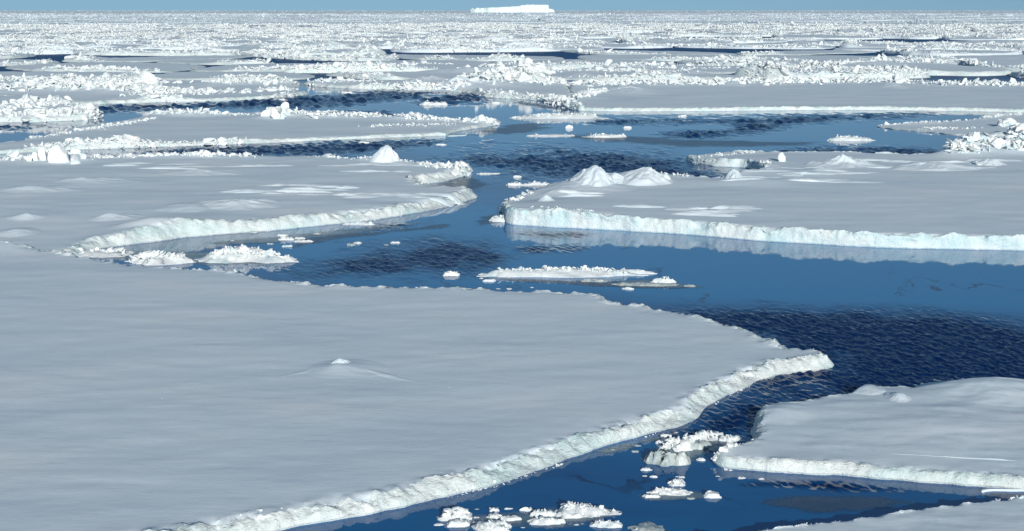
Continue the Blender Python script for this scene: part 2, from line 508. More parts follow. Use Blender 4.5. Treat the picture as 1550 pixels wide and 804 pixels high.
    if PP:
        PP = np.concatenate(PP); SS = np.concatenate(SS)
        big = min(int(sum(r.get('big', 0) for r in rl)), 70)
        o = np.argsort(-SS); bi, re = o[:big], o[big:]
        for q in bi:
            b = link('ice_block', FINE_ME[int(rng.integers(0, len(FINE_ME)))], rubmat or RUB, root) if False else bpy.data.objects.new('ice_block', FINE_ME[int(rng.integers(0, len(FINE_ME)))])
            if b.name not in COL.objects: COL.objects.link(b)
            b.parent = root; b.location = PP[q]
            s = SS[q]; b.scale = (s*random.uniform(.9, 1.35), s*random.uniform(.7, 1.05), s*random.uniform(.6, .95))
            b.rotation_euler = (random.uniform(-.6, .6), random.uniform(-.6, .6), random.uniform(0, 6.28))
        if len(re):
            VB, TB = blocks_geo(PP[re], SS[re], TINY if low else LOW)
            link('ice_rubble', mesh_of('ice_rubble', VB, TB, c[1] > 620), rubmat or RUB, root, kind='stuff')
    return root, zat, P

def mound_shape(X, m):
    """wind-shaped snow hummock: steep crown, concave skirts, optional drift tail"""
    ca, sa = math.cos(m.get('rot', 0)), math.sin(m.get('rot', 0))
    dx, dy = X[:, 0] - m['c'][0], X[:, 1] - m['c'][1]
    a = (ca*dx + sa*dy) / m['r'][0]; b = (-sa*dx + ca*dy) / m['r'][1]
    a = np.where(a > 0, a / m.get('tail', 1.0), a)
    r = np.sqrt(a*a + b*b)
    th = np.arctan2(b, a); an = m.get('an', .3)
    r = r * (1 + an * np.clip(r*3, 0, 1) * np.clip((1 - r)*4, 0, 1) * fbm(np.cos(th)*1.3, np.sin(th)*1.3, r*1.2, m.get('s', 1) + 17, 4, .6))
    cr = m.get('cr', .16); q = np.clip((1 - np.sqrt(r*r + cr*cr)) / (1 - cr), 0, 1)
    k = m.get('k', 1.7)
    z = m['h'] * (q**k) * (1 + m.get('n', .25) * fbm(X[:, 0]*m.get('nf', 1.2), X[:, 1]*m.get('nf', 1.2), 0, m.get('s', 1), 4))
    return np.where(r < 1, z, 0)

def mound_part(m, zat, root, c):
    nr, na = m.get('res', (26, 72))
    ca, sa = math.cos(m.get('rot', 0)), math.sin(m.get('rot', 0))
    rr = np.linspace(0, 1, nr)[1:] ** 1.15; aa = np.linspace(0, 2*math.pi, na, endpoint=False)
    A = np.cos(aa)[None] * rr[:, None]; B = np.sin(aa)[None] * rr[:, None]
    A = np.where(A > 0, A * m.get('tail', 1.0), A) * m['r'][0]; B = B * m['r'][1]
    X = np.stack([m['c'][0] + ca*A - sa*B, m['c'][1] + sa*A + ca*B], -1).reshape(-1, 2)
    X = np.concatenate([[m['c']], X])
    z, dd = zat(X)
    zz = np.maximum(z, -.1) + mound_shape(X, m) - .035 * np.concatenate([[0], np.repeat(np.clip((rr - .75)*4, 0, 1), na)])
    V = np.column_stack([X - c, zz])
    # lean the crown a little
    ln = m.get('lean', (0, 0)); q = mound_shape(X, m) / max(m['h'], 1e-6)
    V[:, 0] += ln[0]*q**2; V[:, 1] += ln[1]*q**2
    T = []
    for i in range(na):
        T.append((0, 1+i, 1+(i+1) % na))
    for k in range(nr - 2):
        o = 1 + k*na
        for i in range(na):
            j = (i+1) % na
            T += [(o+i, o+na+i, o+j), (o+j, o+na+i, o+na+j)]
    o = link(m.get('name', 'snow_hummock'), mesh_of('snow_hummock', V, np.array(T)), SNOW, root)
    if 'label' in m: o['label'] = m['label']

def MD(u, v, rpx, hpx, h, **kw):
    """hummock from its foot in the photo: foot pixel, half width in pixels, height in pixels"""
    g = G(u, v, h); d = math.hypot(*g); s = d / F
    return dict(c=(float(g[0]), float(g[1])), r=(rpx*s, kw.pop('dep', rpx*s)), h=hpx*s*1.02, **kw)

def trail(a, b, wid, ht, h):
    A, B = G(*a, h), G(*b, h); D = B - A; L = float(np.linalg.norm(D))
    return dict(c=(float(A[0] + D[0]*.12), float(A[1] + D[1]*.12)), r=(L*.13, wid), tail=7.0, h=ht, rot=math.atan2(D[1], D[0]), k=1.8, n=.12, an=.1, part=True, name='snow_drift', res=(20, 90), cr=.04)

def drifts(u0, u1, v0, v1, n, h, sd):
    r = np.random.default_rng(sd); out = []
    for k in range(n):
        g = G(r.uniform(u0, u1), r.uniform(v0, v1), h)
        out.append(dict(c=(float(g[0]), float(g[1])), r=(r.uniform(.9, 2.6), r.uniform(.35, .7)), h=r.uniform(.07, .17), rot=r.normal()*.15, tail=r.uniform(1, 1.8), k=.9, n=.5, an=.7, nf=1.0,
                        s=int(r.integers(1, 500)), part=True, name='snow_drift', res=(9, 40)))
    return out

def RD(pts, z, hpx, wm, s, n, **kw):
    L = GP(pts, z); d = np.hypot(*L.mean(0))
    return dict(L=L, h=hpx * d / F, w=wm, s=s, n=n, **kw)

# ------------------------------------------------------------------ traced floes
HF = .42
near = [(-260,366),(0,367),(60,377),(130,386),(200,399),(280,403),(330,406),(380,413),(430,422),(470,426),(490,430),(560,431),(640,432),(700,434),
        (760,436),(830,438),(880,441),(915,445),(935,457),(975,460),(998,466),(1040,470),(1070,479),(1100,486),(1145,498),(1160,511),
        (1200,527,.9),(1232,530,.6),(1244,539,.3),(1264,553,0),(1258,559),(1200,565),(1160,573),(1130,586),(1100,601),(1072,616),(1062,626),(1058,635),(1020,649),(980,659),
        (940,669),(900,681),(860,696),(820,712),(780,725),(740,738),(700,748),(650,758),(600,770),(540,782),(480,793),(420,805),(340,820),(200,846),(-260,935)]
floe('broad smooth snow floe in the foreground with one small white hummock in its middle', trace(near, HF), HF, w=.52, p=1.6, jagged=(.13, .9), lump=.24, lfreq=2.0,
     und=.035, ufreq=.16, gmin=(.13, .2), grid=(.0034, .005), seed=11,
     mounds=[MD(512, 557, 62, 6, HF, dep=1.9, tail=1.7, rot=R(-25), k=2.3, n=.12, an=.2, part=True, label='low hummock with a long drift tail'),
             MD(514, 553, 24, 10, HF, dep=.6, k=1.25, an=.5, n=.3, part=True), trail((520,553), (655,584), .34, .085, HF), trail((500,554), (405,574), .3, .035, HF),
             MD(20, 372, 130, 8, HF, dep=4, n=.1, k=1.4)],
     ridges=[RD([(350,411),(400,412)], HF, 5, .25, (.12, .42), 26, big=8), RD([(430,425),(490,429)], HF, 1.5, .15, (.1, .22), 16),
             RD([(560,431),(640,433)], HF, 2, .2, (.1, .3), 16, big=3), RD([(760,437),(850,439)], HF, 2, .2, (.1, .3), 26, big=3),
             RD([(1075,600),(1150,560),(1250,546)], HF, 2, .25, (.06, .16), 26),
             RD([(640,740),(760,714),(850,684),(960,650),(1050,626)], HF, 2.5, .22, (.06, .2), 110, big=8),
             RD([(330,785),(500,760),(640,738)], HF, 2, .2, (.06, .16), 60), dict(L=GP([(100,700),(500,600),(1000,520)], HF), h=.02, w=9., s=(.03, .07), n=60, base=0, mul=1)])

HR = .84
def low_ends(x, y):
    k = np.ones(len(x))
    for (u, v), q, r in (((1040,241), .5, 7.), ((754,314), .55, 3.2), ((770,300), .35, 4.)):
        g = G(u, v); k = k - q * np.exp(-((x-g[0])**2 + (y-g[1])**2) / r**2)
    g = G(840, 342)
    return np.clip(k + .34*np.exp(-((x-g[0])**2 + .4*(y-g[1])**2) / 4.5**2), .3, 1.4)
right = [(762,322),(752,314),(765,303),(790,291),(830,283),(870,271),(900,266),(950,263),(985,258),(1005,266),(1040,268),(1075,272),(1100,268),(1130,263),(1158,258),
         (1140,254),(1085,253),(1060,249),(1033,243,0),(1050,237,.4),(1100,229,.8),(1150,229),(1200,232),(1260,231),(1320,234),(1424,237),(1440,227),(1480,219),(1560,215),(1900,213),
         (1900,388),(1550,379),(1400,377),(1300,374),(1200,368),(1110,362),(1060,357),(1000,353),(930,349),(850,345),(790,341),(768,340),(764,332)]
floe('thick snow floe right of centre with a pale ice cliff and twin snow peaks', trace(right, HR*.8), HR, w=.30, p=3.4, jagged=(.20, .45), lump=.34, lfreq=1.1, und=.07, chunky=.8, ufreq=.1,
     edge=CLIFF, seed=23, rimvar=.6, blocks=[(1185,244,13,14),(1138,262,12,7),(1480,249,14,6)], gmin=(.2, .3), hfun=low_ends, bevel_rings=(.05, .12, .2, .3, .42, .55, .7, .85, 1.0, 1.4, 2.2, 4),
     mounds=[MD(896, 281, 48, 31, HR, dep=3.2, k=1.5, n=.22, nf=.9, an=.5, s=3, lean=(.3, .1), res=(40, 110), part=True, label='tall leaning snow peak'), MD(873, 283, 110, 9, HR, dep=5, k=1.6, part=True, n=.2),
             MD(967, 274, 58, 20, HR, dep=3.4, k=1.3, n=.25, nf=.9, an=.5, s=6, lean=(.6, 0), res=(40, 110), part=True, label='rounded snow peak behind'), MD(907, 280, 24, 25, HR, dep=1.5, k=.85, n=.3, an=.6, s=5, part=True), MD(884, 281, 26, 22, HR, dep=1.6, k=1.0, n=.3, an=.6, s=9, part=True), MD(987, 273, 30, 15, HR, dep=1.5, k=.7, n=.35, an=.6, s=12, part=True), MD(950, 275, 26, 13, HR, dep=1.4, k=.9, n=.3, an=.5, s=14, part=True),
             MD(931, 277, 30, 15, HR, dep=1.6, k=1.3, n=.3, part=True),
             MD(826, 306, 18, 9, HR, k=1.6, part=True, n=.3), MD(1109, 272, 20, 13, HR, dep=1.6, k=1.2, part=True, n=.35, an=.7, nf=1.6), 
             MD(1275, 250, 60, 13, HR, dep=3.4, k=1.6, part=True, n=.5, an=.7, s=8), MD(1405, 254, 80, 8, HR, dep=3, k=1.3, part=True, n=.4, an=.6, s=4), MD(1495, 248, 30, 8, HR, k=1.3, part=True, n=.4, an=.7, nf=1.6),
             MD(1190, 262, 150, 4, HR, dep=4, k=1.2, n=.5, nf=.4), MD(1130, 276, 140, 4, HR, dep=3, k=1.2, n=.5, nf=.5), MD(840, 292, 40, 7, HR, dep=2, k=1.3, n=.5), *drifts(1110, 1290, 255, 276, 18, HR, 5), *drifts(840, 900, 290, 300, 4, HR, 6), *drifts(950, 1150, 314, 326, 9, HR, 7), *drifts(1230, 1540, 242, 254, 12, HR, 8)],
     ridges=[RD([(756,318),(775,305),(800,294)], HR*.6, 7, .8, (.25, .8), 60, big=10), RD([(1045,239),(1080,236),(1140,232)], HR*.7, 3, .7, (.2, .5), 90, big=4),
             RD([(1150,252),(1165,256)], HR*.6, 4, .6, (.2, .6), 40, big=6),
             RD([(1440,235.5),(1480,234),(1530,233),(1640,232)], HR*.9, 19, 1.7, (.45, 1.7), 300, big=40, base=.5), RD([(1462,231),(1500,228),(1560,226),(1640,225)], HR*.9, 27, 2.0, (.5, 1.9), 260, big=26, base=.5), RD([(1535,222),(1600,220)], HR*.9, 22, 1.6, (.5, 1.6), 60, big=8, base=.5),
             RD([(1000,263),(1040,268)], HR, 3, .5, (.2, .5), 24), RD([(900,283),(940,284)], HR, 2, .4, (.2, .6), 10, big=3),
             RD([(800,338),(900,345)], 0, 1.5, .2, (.12, .3), 24, out=-.4), RD([(1385,362),(1430,365)], HR, 6, .3, (.2, .7), 16, big=5), RD([(1530,364),(1560,365)], HR, 6, .3, (.2, .6), 12, big=3)])

HL = .64
def fade_left(x, y):
    g = G(235, 366)
    up = 1 + .42 * np.exp(-((x-g[0])**2 + .5*(y-g[1])**2) / 3.6**2)
    return up - .40 * np.clip((-21.8 - x)/4.5, 0, 1) * np.clip((96 - y)/9, 0, 1)
left = [(-200,238),(0,236),(50,240),(100,240),(150,235),(175,233),(220,237),(300,234),(400,235),(480,234),(530,237),(560,241),(610,242),(640,244),(655,250),(690,249,.4),(722,258,.05),
        (705,267),(680,274),(655,277),(632,279),(645,282),(690,281,.8),(716,291,.25),(724,299,0),(700,308),(660,318),(600,328),(560,334),(500,340),(440,347),(380,352),(330,356),(280,360),
        (240,366),(200,370),(165,374),(140,380),(110,392),(60,398),(-260,398)]
floe('wide snow floe at middle left with a bright bank along its lower edge', trace(left, HL), HL, w=.8, hfun=fade_left, blocks=[(94,246,34,28),(68,244,26,25),(112,247,24,17),(52,245,18,16),(25,244,20,12),(500,239,16,6),(512,240,12,5)], p=1.5, jagged=(.22, .5), lump=.28, lfreq=1.5, und=.10, ufreq=.09, seed=31,
     gmin=(.2, .3),
     mounds=[MD(126, 274, 60, 5, HL, dep=3, tail=2, k=2, part=True, n=.3, an=.5), MD(44, 287, 60, 5, HL, dep=3, k=2, tail=1.8, part=True, n=.3, an=.5), MD(165, 327, 34, 7, HL, dep=2, tail=2.2, rot=R(-25), k=2.2, part=True, n=.2),
             MD(352, 312, 90, 9, HL, dep=3.0, k=1.4, part=True, n=.4, an=.5), MD(285, 315, 60, 6, HL, dep=3, k=1.5, part=True), MD(40, 327, 36, 5, HL, k=2, part=True),
             MD(300, 262, 80, 5, HL, dep=3, k=1.5, part=True, n=.4, an=.5), MD(230, 342, 70, 9, HL, dep=1.6, k=1.0, n=.2), MD(430, 288, 90, 4, HL, dep=3, k=1.2, n=.8, nf=.6),
             MD(600, 300, 70, 3, HL, dep=2, k=1.2, n=.8, nf=.6), MD(25, 346, 40, 5, HL, dep=2, k=1.6, part=True),
             MD(583, 245, 25, 24, HL, dep=1.3, k=1.1, n=.2, nf=1.6, an=.6, s=3, lean=(.3, 0), cr=.08, part=True, name='ice_pinnacle', label='pointed white pinnacle on the far edge'),
             MD(500, 237, 14, 6, HL, k=.9, n=.4, part=True), *drifts(370, 560, 282, 296, 14, HL, 1), *drifts(520, 700, 292, 300, 10, HL, 2), *drifts(500, 640, 248, 262, 7, HL, 3), *drifts(150, 400, 246, 256, 7, HL, 4)],
     ridges=[RD([(-40,243),(40,244),(60,242)], HL, 22, 2.6, (.4, 1.6), 130, big=20), RD([(52,238),(80,236),(112,242)], HL, 26, 1.7, (.9, 3.1), 34, big=22),
             RD([(120,242),(200,238),(300,237),(400,238)], HL, 6, 1.2, (.25, .9), 220, big=16), RD([(480,238),(560,243),(620,246)], HL, 5, .8, (.2, .6), 90, big=6),
             RD([(640,256),(670,258),(700,260),(715,260)], HL*.6, 10, 1.9, (.3, 1.2), 200, big=22), RD([(640,272),(680,272)], HL*.6, 5, 1.0, (.2, .7), 80, big=6),
             RD([(690,297),(716,294)], HL, 4, .4, (.15, .4), 24), RD([(250,345),(400,338),(520,330),(640,312)], HL*.8, 1.5, .4, (.08, .25), 60)])

HN = .34
narrow = [(-120,228),(0,216),(60,208),(95,196),(120,190),(180,184),(235,171),(262,168),(300,172),(350,171),(410,169),(440,166),(500,172),(560,176),(620,179),(690,183),(742,180,.5),(764,187,.1),
          (722,195),(690,200),(668,203),(722,204),(640,207),(560,210),(480,213),(400,217),(300,221),(200,224),(120,227),(60,230),(-120,240)]
floe('narrow flat grey snow floe between two dark leads with rubble along both sides', trace(narrow, HN), HN, w=.4, blocks=[(416,180,18,17),(428,180,14,14),(474,179,18,9),(738,187,9,8),(238,222,10,6)], p=2.2, jagged=(.4, .3), lump=.15, und=.06, seed=41, gmin=(.3, .5),
     ridges=[RD([(230,173),(300,175),(380,174),(440,174),(520,178),(600,181),(680,185),(748,186)], HN, 8, 1.6, (.3, 1.1), 620, big=18),
             RD([(407,178),(430,176)], HN, 16, 1.3, (.9, 2.4), 16, big=12), RD([(465,177),(485,177)], HN, 9, 1.0, (.7, 1.6), 10, big=6), RD([(712,186),(745,186)], HN, 9, 1.2, (.5, 1.4), 26, big=6),
             RD([(60,224),(130,220),(200,219),(300,216),(380,214)], HN, 8, 1.8, (.3, 1.2), 420, big=14), RD([(170,218),(200,217)], HN, 10, 1.3, (.6, 1.5), 26, big=6), RD([(320,216),(345,215)], HN, 9, 1.2, (.5, 1.4), 26, big=5),
             RD([(400,215),(520,211),(620,208),(700,203)], HN, 4, .7, (.2, .7), 220, big=6), RD([(0,214),(60,209),(100,202),(180,190),(235,180)], HN, 3, .8, (.25, .8), 200, big=8),
             RD([(130,197),(160,196)], HN, 3, .6, (.3, .9), 12, big=3), RD([(560,192),(690,190)], HN, 2, 2.4, (.2, .6), 60)])

HG = .5
heap = [(-160,140),(20,141),(70,148),(105,155),(135,162),(152,172),(157,179),(120,183),(60,185),(-160,187)]
floe('rubble covered floe at the left edge of the photo above the dark lead', trace(heap, HG), HG, w=.6, blocks=[(42,158,13,22),(76,159,15,15),(88,161,12,10),(15,170,18,10),(120,172,14,8)], p=2.2, jagged=(.9, .25), lump=.2, und=.1, seed=43, gmin=(.35, .6),
     ridges=[RD([(-120,178),(0,177),(60,177),(120,174),(148,175)], HG, 13, 3.2, (.5, 1.9), 520, big=30), RD([(-60,166),(20,164),(60,158),(100,162)], HG, 12, 4.5, (.5, 2.0), 360, big=20),
             RD([(38,157),(46,157)], HG, 26, 2.0, (1.2, 3.2), 20, big=14), RD([(70,158),(90,158)], HG, 16, 2.2, (.9, 2.4), 26, big=10)])

BACKV = 121.5
farl = [(-260,BACKV),(455,BACKV),(452,128),(440,133),(462,138),(477,142),(440,147),(390,151),(300,154),(200,156),(130,160),(105,158),(60,150),(-260,146)]
floe('snow floe beyond the lead at far left with rubble and one tall pointed block', trace(farl, .5), .5, w=.7, blocks=[(220,138,14,27),(228,139,14,22),(232,150,26,9),(172,129,9,7),(308,127,7,6),(404,131,12,8)], p=2.2, jagged=(1.2, .2), lump=.2, und=.15, ufreq=.06, seed=47, gmin=(.45, 1.0),
     ridges=[RD([(130,157),(200,153),(300,151),(400,147),(470,141)], .5, 7, 2.4, (.4, 1.5), 700, big=14), RD([(200,148),(220,147),(250,150)], .5, 10, 3, (.6, 1.8), 130, big=10),
             RD([(-40,139),(60,138),(150,138),(220,140),(300,141),(380,138),(450,136)], .5, 11, 5.5, (.6, 2.2), 900, big=26), RD([(215,138),(232,138)], .5, 24, 2.2, (2.2, 4.2), 16, big=14),
             RD([(-40,126),(90,127),(180,130),(250,126)], .5, 9, 6, (.6, 2.0), 420, big=8), RD([(330,128),(450,127)], .5, 7, 6, (.6, 1.8), 320, big=6)])
farc = [(455,BACKV),(860,BACKV),(862,136),(868,150),(884,163),(880,168),(862,165),(835,157),(800,151),(770,150),(730,147),(700,139),(640,136),(560,135),(510,134),(470,131)]
floe('snow floe beyond the lead at upper centre, high rubble ridge at its right end', trace(farc, .5), .5, w=.7, blocks=[(795,127,30,22),(815,127,34,20),(775,128,22,14),(740,131,18,12),(840,129,22,12),(725,138,14,9)], p=2.2, jagged=(1.2, .2), lump=.2, und=.25, ufreq=.05, seed=53, gmin=(.45, 1.0),
     mounds=[MD(650, 126, 70, 9, .5, dep=14, k=1.6, part=True, n=.3), MD(690, 132, 40, 5, .5, dep=8, k=1.4, part=True)],
     ridges=[RD([(515,131),(560,131),(620,131),(700,134)], .5, 9, 2.4, (.5, 1.8), 420, big=14), RD([(715,131),(760,127),(800,125),(855,129)], .5, 16, 6, (.8, 3.0), 520, big=30),
             RD([(790,126),(830,125)], .5, 24, 2.6, (2.0, 4.4), 18, big=14), RD([(720,143),(770,145),(830,149),(858,158),(876,163)], .4, 7, 3.0, (.4, 1.5), 420, big=12),
             RD([(460,126),(560,125)], .5, 4, 5, (.5, 1.4), 120)])
farr = [(860,BACKV),(1900,BACKV+4),(1900,174),(1700,172),(1550,171),(1480,169),(1400,168),(1300,167),(1200,167),(1100,168.5),(1000,169),(880,169),(872,164),(866,150)]
floe('long flat grey floe beyond the lead at upper right with a thin bright front edge', trace(farr, .5), .5, w=.5, p=2.6, jagged=(.5, .2), lump=.2, und=.08, seed=59, gmin=(.45, 1.0),
     mounds=[MD(1110, 129, 26, 4, .5, dep=8, part=True), MD(1345, 131, 30, 4, .5, dep=10, part=True), MD(950, 138, 60, 6, .5, dep=16, part=True, n=.4)],
     ridges=[RD([(890,131),(1000,129),(1100,127),(1250,126),(1330,125)], .5, 9, 7, (.6, 2.2), 800, big=24), RD([(1330,126),(1420,129),(1500,130),(1600,131)], .5, 7, 5, (.5, 2.0), 300, big=10),
             RD([(1240,166),(1300,165),(1400,166),(1480,167),(1560,168)], .5, 3.5, 1.2, (.25, .8), 300, big=8), RD([(890,168),(1000,168),(1150,167.5)], .5, 1, .4, (.2, .5), 100),
             RD([(870,150),(890,142),(930,137)], .5, 6, 3, (.5, 1.6), 160, big=6)])

HS = .16
grey = [(1322,190),(1380,187),(1440,184),(1478,181),(1490,177),(1530,174),(1560,172),(1900,172),(1900,206),(1500,207),(1444,204.5),(1400,200),(1356,196)]
floe('low flat grey floe with dark cracks behind the big rubble heap at right', trace(grey, HS), HS, w=.35, blocks=[(1521,192.5,10,8),(1541,205,20,14),(1552,206,22,15),(1530,205,14,8)], p=2.2, jagged=(.8, .3), lump=.05, und=.03, seed=61, gmin=(.3, .5),
     ridges=[RD([(1330,190),(1400,187),(1480,181),(1520,176),(1560,174)], HS, 3, .7, (.2, .7), 200, big=8), RD([(1518,192),(1526,192)], HS, 8, .6, (1.2, 2.0), 6, big=4),
             RD([(1535,204),(1560,206)], HS, 14, 1.6, (.9, 2.6), 26, big=16), RD([(1400,196),(1480,194)], HS, 2, 1.5, (.2, .6), 50)])

HB = .36
br = [(1080,700),(1083,690,.35),(1112,676,.7),(1135,667),(1140,650),(1143,628),(1150,613),(1180,606),(1210,605),(1236,597),(1262,595),(1288,594),(1288,586),(1300,582),(1340,581),(1400,582),(1440,579),
      (1480,576),(1550,573),(1900,574),(1900,742),(1550,744),(1520,741),(1480,739),(1400,731),(1300,723),(1200,717),(1110,711),(1088,706)]
floe('snow floe at lower right with drifted humps, water on its left and front', trace(br, HB), HB, w=.3, p=2.0, jagged=(.14, .9), lump=.10, lfreq=2.6, und=.07, ufreq=.22, seed=67, gmin=(.1, .18), grid=(.003, .005),
     mounds=[MD(1490, 588, 120, 12, HB, dep=3.0, k=1.5, n=.12, part=True, label='broad drifted hump'), MD(1492, 578, 42, 8, HB, dep=1.2, k=1.3, n=.2, part=True), MD(1358, 604, 24, 6, HB, dep=.9, k=1.7, an=.5, n=.3, part=True),
             trail((1135,674), (1340,687), .07, .035, HB), trail((1545,699), (1300,684), .07, .03, HB), MD(1310, 590, 34, 6, HB, dep=1.0, k=1.0, n=.2, part=True), MD(1420, 640, 260, 5, HB, dep=5, k=1.2, n=.15, nf=.4), MD(1180, 625, 60, 6, HB, dep=1.5, k=1.2)],
     ridges=[RD([(1084,690),(1110,678),(1136,668)], HB*.8, 5, .18, (.1, .34), 70, big=14), RD([(1240,722),(1330,727),(1440,735)], HB, 1.5, .1, (.04, .1), 60),
             RD([(1095,700),(1110,705)], HB*.6, 2, .1, (.06, .16), 14)])
corner = [(1060,820),(1105,808),(1140,803),(1200,793),(1250,788),(1300,782),(1340,777),(1380,770),(1420,765),(1450,760),(1500,756),(1550,749),(1900,716),(1900,900),(1100,900)]
floe('corner of a snow floe at bottom right with a crumbly upper rim', trace(corner, .4), .4, w=.1, p=2.2, jagged=(.10, 1.2), lump=.08, lfreq=2.6, und=.05, ufreq=.3, seed=71, gmin=(.1, .16), grid=(.003, .005),
     ridges=[RD([(1290,785),(1340,778),(1440,763)], .4, 2.5, .1, (.06, .2), 60, big=8), RD([(1490,757),(1560,750)], .4, 4, .12, (.1, .3), 40, big=8), RD([(1150,804),(1290,784)], .4, 1.2, .08, (.04, .1), 50)])
sliver = [(1484,738),(1500,735),(1550,735),(1640,736),(1640,749),(1550,744),(1510,743),(1490,742)]
floe('thin sliver of ice jammed between the two floes at the lower right edge', trace(sliver, .18), .18, w=.14, jagged=(.1, 1.2), lump=.06, lfreq=3, und=.04, seed=73, gmin=(.08, .1),
     ridges=[RD([(1490,740),(1560,741)], .18, 2, .12, (.05, .16), 40)])

# ------------------------------------------------------------------ small pieces afloat
def chunk(label, u0, u1, v, hpx, dep=.55, lum=.5, wet=False, rid=0, big=0, smax=.5, name='ice_chunk', cat='ice chunk', group='ice chunks adrift in the leads', skew=0, rh=1.0):
    a, b = G(u0, v), G(u1, v)
    smax = smax * .72; W = float(np.linalg.norm(b - a)); c0 = (a + b) / 2; d = math.hypot(*c0)
    D = W * dep; h = hpx * d / F
    n = max(28, int(W * 3.4 / max(.03, d * .0012))); n = min(n, 220)
    th = np.linspace(0, 2*math.pi, n, endpoint=False); sd = int(rng.integers(1, 9999))
    r = 1 + .38 * fbm(np.cos(th)*1.5, np.sin(th)*1.5, 0, sd, 4) * 1.4
    x = np.cos(th) * r * W/2; y = np.sin(th) * r * D/2
    P = np.column_stack([c0[0] + x, c0[1] + D/2*.8 + y + skew * x])
    g = max(.03, W / 26)
    rd = []
    if rid:
        L = np.array([[c0[0] - W*.36, c0[1] + D*.4 - skew*W*.36], [c0[0] + W*.05, c0[1] + D*.45], [c0[0] + W*.38, c0[1] + D*.36 + skew*W*.38]])
        rd = [dict(L=L, h=h*rh, w=D*.3, s=(smax*.3, smax), n=rid, big=big)]
    return floe(label, P, h, w=min(W, D)*.34, p=1.8, lump=h*lum, lfreq=1.6/max(W*.18, .12), und=h*.8, ufreq=1.2/max(W*.25, .1), grid=(0, 0), gmin=(g, g*.8), ridges=rd,
                edge=WET if wet else RUB, top=WET if wet == 2 else RUB, name=name, cat=cat, group=group, seed=sd, pre=True, bevel_rings=(.2, .45, .7, 1.0, 1.5), z0=min(.03, h*.4), split=W > .8 and not wet == 2)

chunk('rounded pair of white lumps nearest the long foreground bank', 664, 713, 788, 12, .6, .8, rid=12, big=5, smax=.34)
chunk('low white lump just below the rounded pair', 676, 712, 798, 8, .6, .6, rid=8, big=2, smax=.2)
chunk('white chunk cut by the bottom edge of the photo', 716, 775, 806, 9, .6, .8, rid=8, big=3, smax=.3)
chunk('grainy white raft of brash, largest in the lower water', 836, 932, 784, 10, .55, .9, rid=60, big=12, smax=.36)
chunk('small pointed grey lump between brash raft and bank', 738, 764, 786, 6, .6, .7)
chunk('flat grey slab left of the brash raft, under the pointed lump', 758, 788, 789, 5, .5, .4, wet=1)
chunk('grey white lump close left of the brash raft', 803, 845, 783, 7, .5, .7, rid=8, smax=.2)
chunk('long low lump below left of the brash raft', 798, 856, 795, 7, .4, .7, rid=12, smax=.2)
chunk('tiny white bit near the bank above the pointed lump', 741, 756, 775, 5, .6, .7)
chunk('small white bit above the grey white lump', 786, 808, 774, 5, .5, .6)
chunk('flat white piece by the bottom edge under the brash raft', 896, 944, 799, 6, .4, .8, rid=10, big=2, smax=.2)
chunk('submerged grey slab cut by bottom edge right of centre', 954, 1010, 806, 5, .7, .4, wet=2)
chunk('smooth grey boulder of wet ice, biggest of the cluster off the floe tip', 979, 1050, 705, 20, .6, .6, wet=2)
chunk('white crust of ice riding behind the smooth grey boulder', 996, 1062, 683, 10, .6, .9, rid=26, big=8, smax=.4)
chunk('rounded grey lump at the centre of the cluster', 1040, 1078, 680, 10, .8, .4, wet=2)
chunk('white jagged piece at the top of the cluster', 1040, 1100, 668, 9, .55, .9, rid=26, big=8, smax=.36, skew=.1)
chunk('pale low piece at the right end of the cluster', 1088, 1126, 670, 7, .6, .7, rid=8, big=2, smax=.26)
chunk('grey wet slab between the cluster and the lower right floe', 1074, 1100, 684, 6, .8, .4, wet=2)
chunk('little white crumb between the grey boulder and the floe tip', 1053, 1068, 698, 4, .6, .6)
chunk('dull lump in dark water left of the cluster', 992, 1024, 672, 5, .5, .5, wet=1)
chunk('small white bit close to the bank above the dull lump', 1001, 1018, 662, 4, .5, .6)
chunk('small low chunk left under the grey boulder', 970, 986, 713, 4, .6, .5)
chunk('spiky white chunk alone below the cluster', 1012, 1038, 736, 7, .6, .9, rid=12, big=5, smax=.2)
chunk('long spiky white strip below the lone spiky chunk', 984, 1050, 750, 5, .4, .9, rid=36, big=8, smax=.2)
chunk('flat white piece left under the long spiky strip', 974, 1000, 754, 4, .4, .6)
chunk('grey white lump right of the long spiky strip', 1066, 1092, 754, 7, .6, .5, wet=1)
def crumbs(label, u0, u1, v0, v1, n, grp, w0=5, w1=13):
    for k in range(n):
        u, v, q = rng.uniform(u0, u1), rng.uniform(v0, v1), rng.uniform(w0, w1)
        chunk(label, u, u + q, v, q*.17, rng.uniform(.4, .7), .7, wet=int(rng.integers(0, 3)), group=grp)
crumbs('little crumb of ice in the dark water between the long bank and brash raft', 640, 900, 768, 803, 13, 'crumbs off the long bank')
crumbs('little crumb of ice in the narrow channel left of the cluster', 905, 1060, 655, 685, 8, 'crumbs in the narrow channel')
crumbs('little crumb of ice below the cluster, off the tip of the lower right floe', 960, 1160, 712, 765, 9, 'crumbs below the cluster')
crumbs('little flake of ice in the water below the middle left bank', 300, 620, 352, 375, 10, 'flakes below the middle left bank', 5, 16)
crumbs('little flake of ice around the long strip in the middle water', 690, 1060, 412, 440, 10, 'flakes around the long strip', 5, 20)
